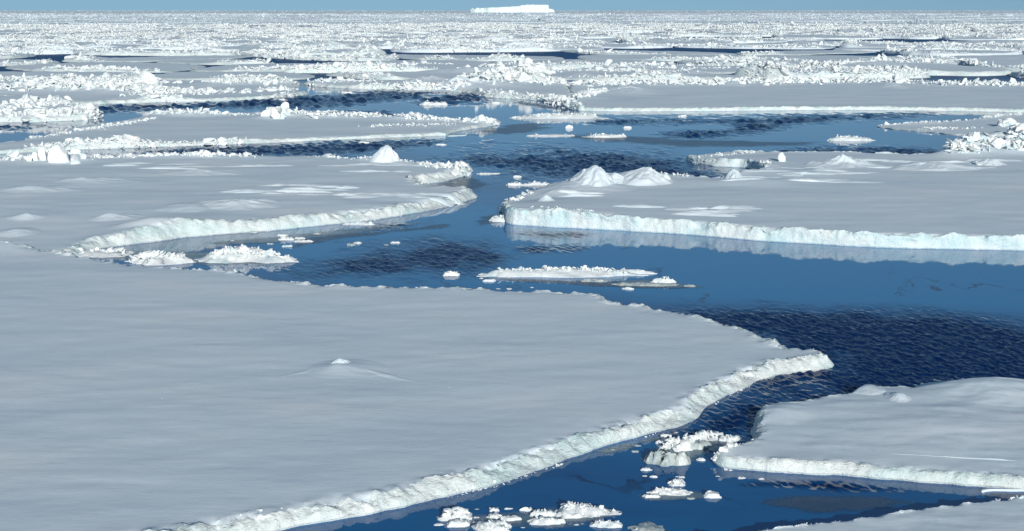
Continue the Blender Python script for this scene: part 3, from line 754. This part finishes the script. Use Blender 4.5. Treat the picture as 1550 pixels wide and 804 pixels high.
# middle water
chunk('small peaked floe of rubble below the left bank', 300, 446, 398, 8, .42, .7, rid=70, big=16, smax=1.1, rh=1.1)
chunk('low rubble raft just behind the small peaked floe', 326, 396, 383, 5, .5, .7, rid=40, big=6, smax=.7)
chunk('heap of broken ice jammed in the narrow end of the lead', 182, 288, 401, 10, .55, .7, rid=110, big=24, smax=1.1, rh=.75)
chunk('crumbled ice wedged between the two floes at left', 96, 186, 389, 5, .6, .6, rid=70, big=14, smax=.9)
chunk('thin white bits under the left bank, right of the small peaked floe', 420, 446, 364, 3, .4, .7, rid=8, smax=.5)
chunk('tiny white flake below the thin bits', 428, 442, 374, 3, .5, .6)
chunk('white flake right of the thin bits', 446, 474, 367, 3, .4, .6)
chunk('white strip along the water under the middle left bank', 520, 566, 341, 3, .3, .7, rid=14, smax=.4)
chunk('long snow covered strip of ice in the middle water', 716, 978, 419, 7, .15, .5, rid=90, big=12, smax=.7, rh=.5)
chunk('low white fragment left of the long strip', 672, 696, 418, 5, .5, .8, rid=8, smax=.4)
chunk('ragged flat fragment right below the long strip', 986, 1020, 429, 5, .4, .8, rid=14, big=3, smax=.5)
chunk('thin sheet of slush below the long strip', 926, 1040, 434, 3, .25, .7, wet=1)
chunk('small slush fragment under the long strip', 880, 920, 427, 3, .35, .7, wet=1)
chunk('white crumbs at the left foot of the pale cliff', 742, 776, 336, 6, .6, .8, rid=20, big=6, smax=.6)
chunk('flat white fragment in the channel left of the cliff', 766, 790, 281, 3, .4, .7, rid=6, smax=.4)
chunk('string of fragments in the channel behind the cliff floe', 788, 834, 281, 3, .3, .8, rid=20, smax=.4)
chunk('tiny white fragment above the channel string', 776, 790, 269, 3, .5, .6)
chunk('thin white fragment off the pointed left tip', 722, 756, 264, 2, .3, .6)
# upper water
chunk('long thin white floe in the upper water, largest there', 776, 918, 180, 4, .2, .6, rid=110, big=10, smax=.9)
chunk('short white floe alone in the upper right water', 1257, 1330, 213.5, 4, .3, .5, rid=40, big=6, smax=.8)
chunk('white spot below the long thin floe', 855, 868, 194.5, 4, .6, .6)
chunk('white fleck right of the white spot', 944, 956, 194.5, 3, .5, .6)
chunk('thin strip of ice with a knob at its right end', 878, 954, 208.5, 3, .25, .6, rid=16, big=3, smax=.9)
chunk('low strip ahead of the knobbed strip', 796, 872, 206.5, 2, .25, .6, rid=10, smax=.5)
chunk('white bit near the long far shore', 1026, 1040, 176.5, 2, .4, .6)
chunk('low white patch in the far lead', 636, 674, 159.5, 3.5, .4, .8, rid=20, big=4, smax=.8)
chunk('small fleck in the far lead, top centre', 516, 532, 141.5, 2.5, .5, .6)
chunk('white fleck below the left rubble shore', 408, 430, 152, 2, .5, .6)
chunk('white fleck in the lead below the narrow floe', 544, 560, 216.5, 2, .4, .6)
chunk('pale fleck right of the lead below the narrow floe', 660, 676, 220, 2, .4, .6)
chunk('pale chunk right in the bay of the far centre floe', 744, 758, 157, 2.5, .5, .6)

# ------------------------------------------------------------------ young grey ice sheets
def thin_sheet(label, pts, lift=.006, mat=None, name='thin_ice', grp='sheets of dark young ice'):
    P = dens(chaikin(GP(pts), 2), lambda d, m: max(.15, d*.004))
    if area(P) < 0: P = P[::-1]
    d0 = float(np.hypot(*P.mean(0))); y0, y1 = P[:, 1].min(), P[:, 1].max()
    rows, y = [P], y0
    while y < y1:
        dy = max(.3, y*.008); xs = np.arange(P[:, 0].min(), P[:, 0].max(), max(.25, y*.006))
        rows.append(np.stack([xs, np.full(len(xs), y)], -1)); y += dy
    A = np.concatenate(rows); d, _ = sdf(A, P); d[:len(P)] = 0
    k = (d > .05) | (np.arange(len(A)) < len(P)); A = A[k]
    res = delaunay_2d_cdt([Vector(q) for q in A.tolist()], [], [list(range(len(P)))], 1, 1e-5)
    V = np.array([tuple(q) for q in res[0]]); T = np.array([f for f in res[2] if len(f) == 3])
    d, _ = sdf(V, P); d = np.maximum(d, 0)
    e1 = V[T[:, 1]] - V[T[:, 0]]; e2 = V[T[:, 2]] - V[T[:, 0]]
    fl = (e1[:, 0]*e2[:, 1] - e1[:, 1]*e2[:, 0]) < 0; T[fl] = T[fl][:, ::-1]
    c = P.mean(0)
    me = mesh_of(name, np.column_stack([V - c, np.full(len(V), lift)]), T)
    at = me.attributes.new('rim', 'FLOAT', 'POINT'); at.data.foreach_set('value', np.clip(d / np.percentile(d, 92), 0, 1).astype(np.float32))
    o = link(name, me, mat or THIN, None, label=label, category=name.replace('_', ' '), group=grp); o.location = (c[0], c[1], 0)

thin_sheet('dark grey film of ice at bottom right, in front of the lower right floe', [(1120,752),(1180,742),(1260,744),(1350,752),(1420,758),(1330,776),(1240,786),(1180,778),(1130,768)])
thin_sheet('brownish grey film of ice right of the narrow floe', [(720,192),(770,186),(830,184),(858,194),(830,203),(770,206),(700,206),(690,203)])
thin_sheet('dark film of ice in the notch of the middle left floe', [(636,281),(660,275),(700,266),(735,268),(752,280),(740,288),(718,292),(690,284)])
thin_sheet('grey film of ice beside the left foot of the cliff', [(712,330),(752,322),(770,330),(768,338),(730,344),(700,342)])
thin_sheet('grey slushy film of ice in front of the long strip', [(700,414),(740,418),(860,424),(960,424),(1060,432),(1080,440),(960,438),(840,432),(720,424)])
thin_sheet('grey film of ice along the water under the middle left bank', [(420,372),(470,356),(560,350),(640,340),(690,336),(700,344),(600,354),(500,366),(440,380)])
thin_sheet('dark sheet of ice in the bay at the corner of the long far floe', [(770,150),(830,158),(868,165),(880,170),(830,166),(780,160)])
thin_sheet('streaky film of ice across the upper right water', [(820,205),(900,200),(1050,210),(1240,212),(1300,221),(1100,226),(960,221),(860,213)])
thin_sheet('dull film of ice at the inner right end of the upper water', [(1000,240),(940,238),(890,246),(960,250),(1010,246),(1032,243)])

SL = dict(mat=SLUSH, name='slush_patch', grp='patches of slush', lift=.011)
thin_sheet('half sunk pale slush around the cluster off the lower right floe tip', [(960,690),(1000,672),(1050,658),(1110,652),(1135,664),(1100,680),(1085,694),(1060,708),(1000,712),(965,706)], **SL)
thin_sheet('half sunk pale slush around the brash raft and lumps at bottom', [(640,784),(720,772),(820,762),(900,758),(950,772),(940,790),(880,802),(760,806),(660,806)], **SL)
thin_sheet('strip of slush below the lone spiky chunk', [(950,750),(1010,738),(1080,744),(1110,752),(1060,760),(980,762)], **SL)
thin_sheet('slush along the foot of the long bank near the cluster', [(880,686),(960,666),(1040,648),(1062,640),(1050,656),(990,672),(920,690)], **SL)
thin_sheet('slush around the small peaked floe and the jammed heap', [(100,384),(200,374),(300,374),(420,380),(460,396),(420,406),(320,405),(220,402),(130,394)], **SL)
thin_sheet('streaky slush on the water in front of the middle left bank', [(300,366),(420,356),(520,346),(640,334),(660,340),(560,354),(440,368),(330,374)], **SL)
thin_sheet('slush streak trailing right from the long strip', [(960,420),(1020,424),(1090,434),(1060,442),(980,436),(900,430)], **SL)

# ------------------------------------------------------------------ pack ice: floes packed behind the leads
D0 = float(G(775, BACKV)[1]); D1 = 1300.0
lead_px = [(1075,77,22), (760,83,15), (425,93,12), (1355,62,24), (1060,57,18), (1480,124.5,9), (1300,84,12), (170,88,9)]
leads = [(*G(u, v), r) for u, v, r in lead_px]
seeds, rowid = [], []
y = D0 + 14; row = 0
while y < D1 + 80:
    sp = 46 + .034*(y - D0); sy = sp * .82
    xs = np.arange(-.43*y - sp, .43*y + sp, sp) + rng.uniform(0, sp)
    for x in xs:
        seeds.append((x + rng.uniform(-.34, .34)*sp, y + rng.uniform(-.34, .34)*sy)); rowid.append(row)
    y += sy; row += 1
seeds = np.array(seeds); rowid = np.array(rowid)
keep = np.ones(len(seeds), bool)
for lx, ly, lr in leads:
    keep &= np.hypot(seeds[:, 0]-lx, (seeds[:, 1]-ly)*1.1) > lr*.9
seeds, rowid = seeds[keep], rowid[keep]
nreal = len(seeds)
seeds = np.concatenate([seeds, np.array([(l[0], l[1]) for l in leads])])

def clip_half(P, n, k):
    """keep the part of convex polygon P with p.n <= k"""
    out = []; m = len(P); s = P @ n - k
    for i in range(m):
        j = (i+1) % m
        if s[i] <= 0: out.append(P[i])
        if (s[i] < 0) != (s[j] < 0): out.append(P[i] + (P[j]-P[i]) * (s[i] / (s[i]-s[j])))
    return np.array(out) if len(out) > 2 else None

def cell(i, S, lo, hi, nn=18, gaps=(.5, 1.6), wide=.1):
    s = S[i]; B = 260
    P = np.array([(s[0]-B, s[1]-B), (s[0]+B, s[1]-B), (s[0]+B, s[1]+B), (s[0]-B, s[1]+B)])
    d = np.linalg.norm(S - s, axis=1); nb = np.argsort(d)[1:nn+1]
    for j in nb:
        n = (S[j]-s) / d[j]
        g = rng.uniform(*gaps) if rng.uniform() > wide else rng.uniform(3, 9)
        P = clip_half(P, n, n @ ((S[j]+s)/2) - g/2)
        if P is None: return None
    P = clip_half(P, np.array([0., -1.]), -lo)
    if P is not None and hi: P = clip_half(P, np.array([0., 1.]), hi)
    return P

order = ['first', 'second', 'third', 'fourth', 'fifth', 'sixth', 'seventh', 'eighth', 'ninth', 'tenth', 'eleventh', 'twelfth', 'thirteenth', 'fourteenth', 'fifteenth']
cells = []
for i in range(nreal):
    P = cell(i, seeds, D0, None)
    if P is None or len(P) < 3: continue
    c = P.mean(0)
    if abs(c[0]) > .385*c[1] + 16 or c[1] > D1: continue
    cells.append((rowid[i], c[0], c, P))
cells.sort(key=lambda q: (q[0], q[1]))
from collections import defaultdict
cnt = defaultdict(int)
for rw, _, c, P in cells:
    d = float(np.hypot(*c)); px = d / 1406.0
    k = cnt[rw]; cnt[rw] += 1
    h = float(rng.uniform(.35, .8)) + (.25 if rng.uniform() < .2 else 0)
    Q = dens(chaikin(P, 2), lambda dd, m: max(1.0, dd*.003)); Q = jag(Q, 3.2, .06, int(rng.integers(1, 999)))
    s0 = max(.42, px*.75)
    rid = []; cc = Q.mean(0)
    ins = lambda a, f: cc + (a - cc)*f
    m = len(Q); front = [q for q in range(m) if Q[q, 1] < cc[1]]
    tall = rng.uniform() < .3
    # rubble pressed up along stretches of the rim
    nst = int(rng.integers(4, 8))
    for _ in range(nst):
        a0 = int(rng.integers(0, m)); ln = int(m * rng.uniform(.12, .34))
        L = np.array([ins(Q[(a0+q) % m], rng.uniform(.88, .97)) for q in range(0, ln, max(1, ln//5))])
        if len(L) < 2: continue
        lenm = float(np.linalg.norm(np.diff(L, axis=0), axis=1).sum()); hh = rng.uniform(.5, 1.7) * (1.4 if tall else 1)
        wd = rng.uniform(1.6, 4.2)
        rid.append(dict(L=L, h=hh, w=wd, s=(s0*.85, s0*4.2 + .7), n=int(min(620, lenm*wd*1.1/(s0*s0))), base=.7, mul=1.1, big=2 if d < 420 else 0))
    shelters = any(abs(c[0]-lx) < lr + 34 and 0 < ly - c[1] < 95 for lx, ly, lr in leads)
    if shelters:                                # low ice in front of open water keeps the lead in sight
        rid = [r for r in rid if r['L'][:, 1].mean() < cc[1] - 8]; h = .35
        for r in rid: r['h'] *= .6
    elif rng.uniform() < .5:
        a = rng.uniform(0, 6.28); e = np.array([math.cos(a), .6*math.sin(a)]) * 16
        L = np.array([cc - e, cc + e*.1 + rng.normal(size=2)*4, cc + e])
        rid.append(dict(L=L, base=.62, h=rng.uniform(.8, 2.2), w=rng.uniform(2, 4.5), s=(s0*.85, s0*4.2 + .6), n=int(min(260, 120/(s0*s0))), big=2 if d < 420 else 0))
    md = []
    for _ in range(0 if shelters else int(rng.integers(0, 3))):
        p0 = cc + rng.normal(size=2)*np.array([14, 9]); md.append(dict(c=tuple(p0), r=(rng.uniform(4, 11), rng.uniform(4, 9)), h=rng.uniform(.4, 1.3), k=1.7, n=.3, nf=.2, an=.1))
    pile = 'heaped with tall rubble' if tall else 'rimmed with low rubble'
    if rw < 5:
        lab = f'pack floe {pile}, {order[min(k, 14)]} from left in {order[rw]} row past leads'
        grp = 'pack ice floes near the leads'
    else:
        side = 'left' if c[0] < -.12*c[1] else ('right' if c[0] > .12*c[1] else 'middle')
        band = 'farther' if d < 700 else ('distant' if d < 1000 else 'most distant')
        lab = f'{band} pack floe {pile}, in the {side} third below the horizon'
        grp = f'{band} pack floes, {side} third, {pile}'
    floe(lab, Q, h, w=.8, p=2.2, lump=.2, lfreq=.8, und=.16, ufreq=.06, ridges=rid, mounds=md, group=grp, grid=(.0062, .013), gmin=(1.4, 3.0), low=d > 560, pre=True,
         bevel_rings=(.5, 1.0, 2.2), split=d < 480, z0=.05)

# ------------------------------------------------------------------ the far pack, one mass
VS, TS, off = [], [], 0
def add(V, T):
    global off
    VS.append(V); TS.append(T + off); off += len(V)
fs = []; y = D1 - 60
while y < 6200:
    sp = 60 + .05*(y - D1)
    xs = np.arange(-.42*y - sp, .42*y + sp, sp*1.15) + rng.uniform(0, sp)
    for x in xs: fs.append((x + rng.uniform(-.36, .36)*sp, y + rng.uniform(-.36, .36)*sp))
    y += sp
fs = np.array(fs)
for i in range(len(fs)):
    if fs[i, 1] < D1 - 20 or rng.uniform() < .035: continue
    P = cell(i, fs, D1 - 30, None, 12, (.2, 1.5), .14)
    if P is None or len(P) < 3: continue
    z = rng.uniform(.3, .8); n = len(P)
    V = np.concatenate([np.column_stack([P, np.full(n, z)]), np.column_stack([P, np.full(n, -.3)])])
    T = [(0, k, k+1) for k in range(1, n-1)]
    for k in range(n):
        j = (k+1) % n; T += [(k, n+k, j), (j, n+k, n+j)]
    add(V, np.array(T))
BX, BS = [], []
for _ in range(3200):
    d = D1 * .97 * (5200 / D1) ** rng.uniform(0, 1)
    x = rng.uniform(-.40, .40) * d; L = rng.uniform(10, 60) * (d/1300)**.5; a = rng.normal() * .15
    nb = int(rng.integers(5, 16)); t = rng.uniform(-.5, .5, nb) * L
    s = d / 1406 * rng.uniform(.3, 1.25, nb) * rng.uniform(.6, 1.3)
    q = np.column_stack([x + t*math.cos(a) + rng.normal(size=nb)*3, d + t*math.sin(a) + rng.normal(size=nb)*3, .5 + rng.uniform(0, .4, nb)*s])
    BX.append(q); BS.append(s*.5)
nb = 9000
d = 5000 * (45000/5000) ** rng.uniform(0, 1, nb)
BX.append(np.column_stack([rng.uniform(-.42, .42, nb)*d, d, np.full(nb, .5)])); BS.append(rng.uniform(.5, 1.6, nb) * np.maximum(1, d/9000) * 1.6)
V, T = blocks_geo(np.concatenate(BX), np.concatenate(BS), TINY)
add(V, T)
g = np.array([(-9000, 6100, .5), (9000, 6100, .5), (50000, 64000, .5), (-50000, 64000, .5)], float)
add(g, np.array([(0, 1, 2), (0, 2, 3)]))
link('pack_ice', mesh_of('pack_ice', np.concatenate(VS), np.concatenate(TS), False), SNOW, None, kind='stuff', label='mass of far pack ice fading to the horizon', category='pack ice')

# ------------------------------------------------------------------ tabular iceberg on the horizon
DB = 8000.0; sx = DB / F
bx = lambda u: (u - 775) * sx
ub = [(713,0),(722,-30),(732,10),(740,-20),(760,-35),(786,-25),(790,0),(812,-12),(830,0),(831,150),(806,330),(760,360),(722,240),(714,80)]
P = dens(np.array([(bx(u), DB + dy) for u, dy in ub], float), lambda d, m: 6.0)
P = jag(P, 8, .03, 5)
def berg_h(x, y):
    u = x / sx + 775
    return np.interp(u, [712, 716, 720, 724, 730, 742, 786, 789, 831], [.30, .62, .42, .63, .60, .66, .86, 1.0, 1.03])
floe('flat topped tabular iceberg standing on the horizon', P, 11.2*sx, w=7, p=6, rimvar=.12, lump=4, lfreq=.035, und=1.0, ufreq=.01, name='tabular_iceberg', cat='iceberg', group=None, pre=True, hfun=berg_h,
     grid=(0, 0), gmin=(9, 12), bevel_rings=(.06, .15, .3, .5, .75, 1.0, 1.5, 3), edge=CLIFF, z0=.5, seed=5)
toe = chunk('snow apron sloping down from the right end of the tabular iceberg', 826, 842, 18.8, 5, .6, .3, name='snow_apron', cat='ice apron', group=None)

# ------------------------------------------------------------------ sea
us = np.concatenate([[-14000, -7000, -3500, -1800, -900, -450, -250], np.arange(-80, 1640, 3), [1800, 2000, 2500, 3400, 5200, 9000, 15000]])
vs = np.concatenate([[15.75, 15.9, 16.2, 16.8, 18, 21, 26, 34, 46, 60, 80, 100], np.arange(118, 230, .8), np.arange(230, 330, .9), np.arange(330, 470, 1.1), np.arange(470, 700, 1.2), np.arange(700, 830, 2), [900, 960, 1050, 1200, 1500]])
U, Vv = np.meshgrid(us, vs)
Pw = G(U.ravel(), Vv.ravel())
nU, nV = len(us), len(vs)
rip = [[(930,470),(1000,463),(1100,465),(1250,466),(1400,471),(1500,486),(1600,496),(1800,500),(1800,590),(1300,605),(1160,650),(1120,662),(1040,668),(1000,664),(1060,630),(1100,560),(1000,500)],
       [(425,408),(470,392),(530,379),(600,367),(660,357),(715,359),(755,376),(768,392),(740,402),(690,408),(650,414),(610,428),(500,430),(440,420)],
       [(630,240),(690,228),(790,221),(860,218),(940,226),(1010,236),(1060,255),(1100,272),(1000,278),(900,274),(800,272),(740,262),(680,252)],
       [(880,187),(960,179),(1100,177),(1250,173),(1330,169),(1440,169),(1400,176),(1320,181),(1220,190),(1160,200),(1080,207),(960,204),(1060,199),(1120,192),(1000,188)],
       [(772,350),(850,349),(905,353),(880,361),(800,362)], [(770,374),(830,371),(900,374),(860,384),(780,384)],
       [(110,166),(200,156),(320,155),(470,144),(560,136),(690,138),(660,146),(560,152),(520,160),(430,168),(360,164),(250,168),(150,174)],
       [(640,150),(700,140),(740,150),(700,158),(640,157)], [(410,176),(520,168),(600,172),(680,178),(600,180),(470,172)],
       [(130,232),(300,222),(480,215),(640,209),(700,210),(640,226),(520,236),(300,236)], [(0,196),(100,190),(40,186),(-120,188),(-120,200)],
       [(1100,735),(1200,722),(1400,738),(1330,750),(1180,740)], [(1100,228),(1240,222),(1420,226),(1440,240),(1200,236)], [(560,352),(600,346),(628,342),(610,336),(560,340)]]
att = np.zeros(len(Pw))
X = np.column_stack([U.ravel(), Vv.ravel()*3.0])
sel = (Vv.ravel() > 117) & (Vv.ravel() < 862) & (U.ravel() > -200) & (U.ravel() < 1800)
for k, pl in enumerate(rip):
    pp = chaikin(np.array([(a, b*3.0) for a, b in pl], float), 2)
    lo, hi = pp.min(0) - 40, pp.max(0) + 40
    ii = np.where(sel & (X[:, 0] > lo[0]) & (X[:, 0] < hi[0]) & (X[:, 1] > lo[1]) & (X[:, 1] < hi[1]))[0]
    sd_, _ = sdf(X[ii], pp)
    att[ii] = np.maximum(att[ii], np.clip(  .5 + sd_/(120 if k < 3 else 42), 0, 1))
# wind ripples only where no grease-ice skin damps them; the patch rims fray
wi = np.where(att > 0)[0]; xw, yw = Pw[wi, 0], Pw[wi, 1]
att[wi] = np.clip((att[wi] + .55*fbm(xw*.10, yw*.045, 0, 91, 5, .6) + .18*fbm(xw*.8, yw*.5, 0, 95, 2) - .28) * 1.7, 0, 1)
zw = np.zeros(len(Pw)); hh_ = np.zeros(len(wi))
want = np.maximum(.23, 1.2 * yw**2 / (H*F))       # shortest wave the sheet can carry at this distance
for k_, ly_ in enumerate((.23, .4, .68, 1.15, 1.95)):
    wt = np.clip(1 - np.abs(np.log(ly_/want) / math.log(1.75)), 0, 1); wt = wt + .16*np.clip(1 - np.abs(np.log(ly_/(want*2.6)) / math.log(1.8)), 0, 1)
    lx_ = ly_ * .5
    hh_ += wt * ly_ * (.16 + .05*np.clip((yw - 90)/60, 0, 1)) * (vnoise(xw/lx_ + .35*yw/ly_, yw/ly_, 0, 80 + k_) + .5*vnoise(xw/lx_*1.3 - .5*yw/ly_, yw/ly_*1.1, 0, 180 + k_))
zw[wi] = hh_ * att[wi]
Vw = np.column_stack([Pw, zw])
i = np.arange(nU*nV).reshape(nV, nU)
a, b, c_, d_ = i[:-1, :-1].ravel(), i[:-1, 1:].ravel(), i[1:, 1:].ravel(), i[1:, :-1].ravel()
T = np.concatenate([np.stack([a, d_, c_], -1), np.stack([a, c_, b], -1)])
# close the sheet behind the eye
n0 = len(Vw); Vw = np.concatenate([Vw, [(-600, -400, 0), (600, -400, 0)]])
last = i[-1]; Vw[last[0]] = (-600, Vw[last[0]][1], 0); Vw[last[-1]] = (600, Vw[last[-1]][1], 0)
extra = [(last[q], n0, last[q+1]) for q in range(nU//2)] + [(last[q], n0+1, last[q+1]) for q in range(nU//2, nU-1)] + [(last[nU//2], n0, n0+1)]
T = np.concatenate([T, np.array(extra)])
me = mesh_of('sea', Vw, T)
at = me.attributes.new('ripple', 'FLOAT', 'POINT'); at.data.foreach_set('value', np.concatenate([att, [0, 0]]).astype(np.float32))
skin_sheen = np.zeros(len(Pw))  # grease-ice zones, brightened in colour in place of missing sky reflection
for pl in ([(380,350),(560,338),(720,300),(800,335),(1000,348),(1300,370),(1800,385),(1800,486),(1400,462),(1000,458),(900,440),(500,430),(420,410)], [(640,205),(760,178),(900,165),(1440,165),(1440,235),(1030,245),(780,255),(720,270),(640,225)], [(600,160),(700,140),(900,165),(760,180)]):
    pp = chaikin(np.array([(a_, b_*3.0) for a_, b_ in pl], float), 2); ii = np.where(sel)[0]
    sd_, _ = sdf(X[ii], pp); skin_sheen[ii] = np.maximum(skin_sheen[ii], np.clip(.5 + sd_/60, 0, 1))
skin_sheen = np.clip(skin_sheen + .25*fbm(Pw[:, 0]*.05, Pw[:, 1]*.06, 0, 301, 4)*(skin_sheen > 0), 0, 1)
at2 = me.attributes.new('skin_sheen', 'FLOAT', 'POINT'); at2.data.foreach_set('value', np.concatenate([skin_sheen, [0, 0]]).astype(np.float32))
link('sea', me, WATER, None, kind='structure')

# ------------------------------------------------------------------ light, sky, camera
EL, AZ = 16.5, 11.0            # sun behind the eye and to the right
sv = Vector((math.sin(R(AZ))*math.cos(R(EL)), -math.cos(R(AZ))*math.cos(R(EL)), math.sin(R(EL))))
sun = bpy.data.lights.new('sun', 'SUN'); sun.energy = 3.6; sun.angle = R(.53); sun.color = (1.0, .975, .91)
so = bpy.data.objects.new('sun', sun); COL.objects.link(so); so.rotation_euler = (-sv).to_track_quat('-Z', 'Y').to_euler()

w = bpy.data.worlds.new('World'); scene.world = w; w.use_nodes = True
nt = w.node_tree; bg = nt.nodes['Background']
sky = nt.nodes.new('ShaderNodeTexSky'); sky.sky_type = 'NISHITA'; sky.sun_disc = False
sky.sun_elevation = R(EL); sky.sun_rotation = R(180 - AZ); sky.air_density = 1.0; sky.dust_density = .2; sky.ozone_density = 3.0; sky.altitude = 10
tint = nt.nodes.new('ShaderNodeVectorMath'); tint.operation = 'MULTIPLY'; tint.inputs[1].default_value = (.93, .945, .84)
nt.links.new(sky.outputs[0], tint.inputs[0]); nt.links.new(tint.outputs[0], bg.inputs['Color']); bg.inputs['Strength'].default_value = .10
# clean polar air: no pale band at the horizon, the blue starts right above the ice
tc = nt.nodes.new('ShaderNodeTexCoord'); lift = nt.nodes.new('ShaderNodeVectorMath'); lift.operation = 'MULTIPLY_ADD'
lift.inputs[1].default_value = (1, 1, .8); lift.inputs[2].default_value = (0, 0, .21)
nrm = nt.nodes.new('ShaderNodeVectorMath'); nrm.operation = 'NORMALIZE'
nt.links.new(tc.outputs['Generated'], lift.inputs[0]); nt.links.new(lift.outputs[0], nrm.inputs[0]); nt.links.new(nrm.outputs[0], sky.inputs['Vector'])

cam = bpy.data.cameras.new('camera'); cam.sensor_width = 36; cam.lens = 36 * F / 1550; cam.clip_start = .5; cam.clip_end = 150000
co = bpy.data.objects.new('camera', cam); COL.objects.link(co); co.location = (0, 0, H); co.rotation_euler = (math.pi/2 - PITCH, 0, 0)
scene.camera = co
vw = scene.view_settings; vw.view_transform = 'Standard'; vw.look = 'None'; vw.exposure = .07; vw.gamma = 1
scene.cycles.max_bounces = 6; scene.cycles.diffuse_bounces = 4; scene.cycles.transparent_max_bounces = 6
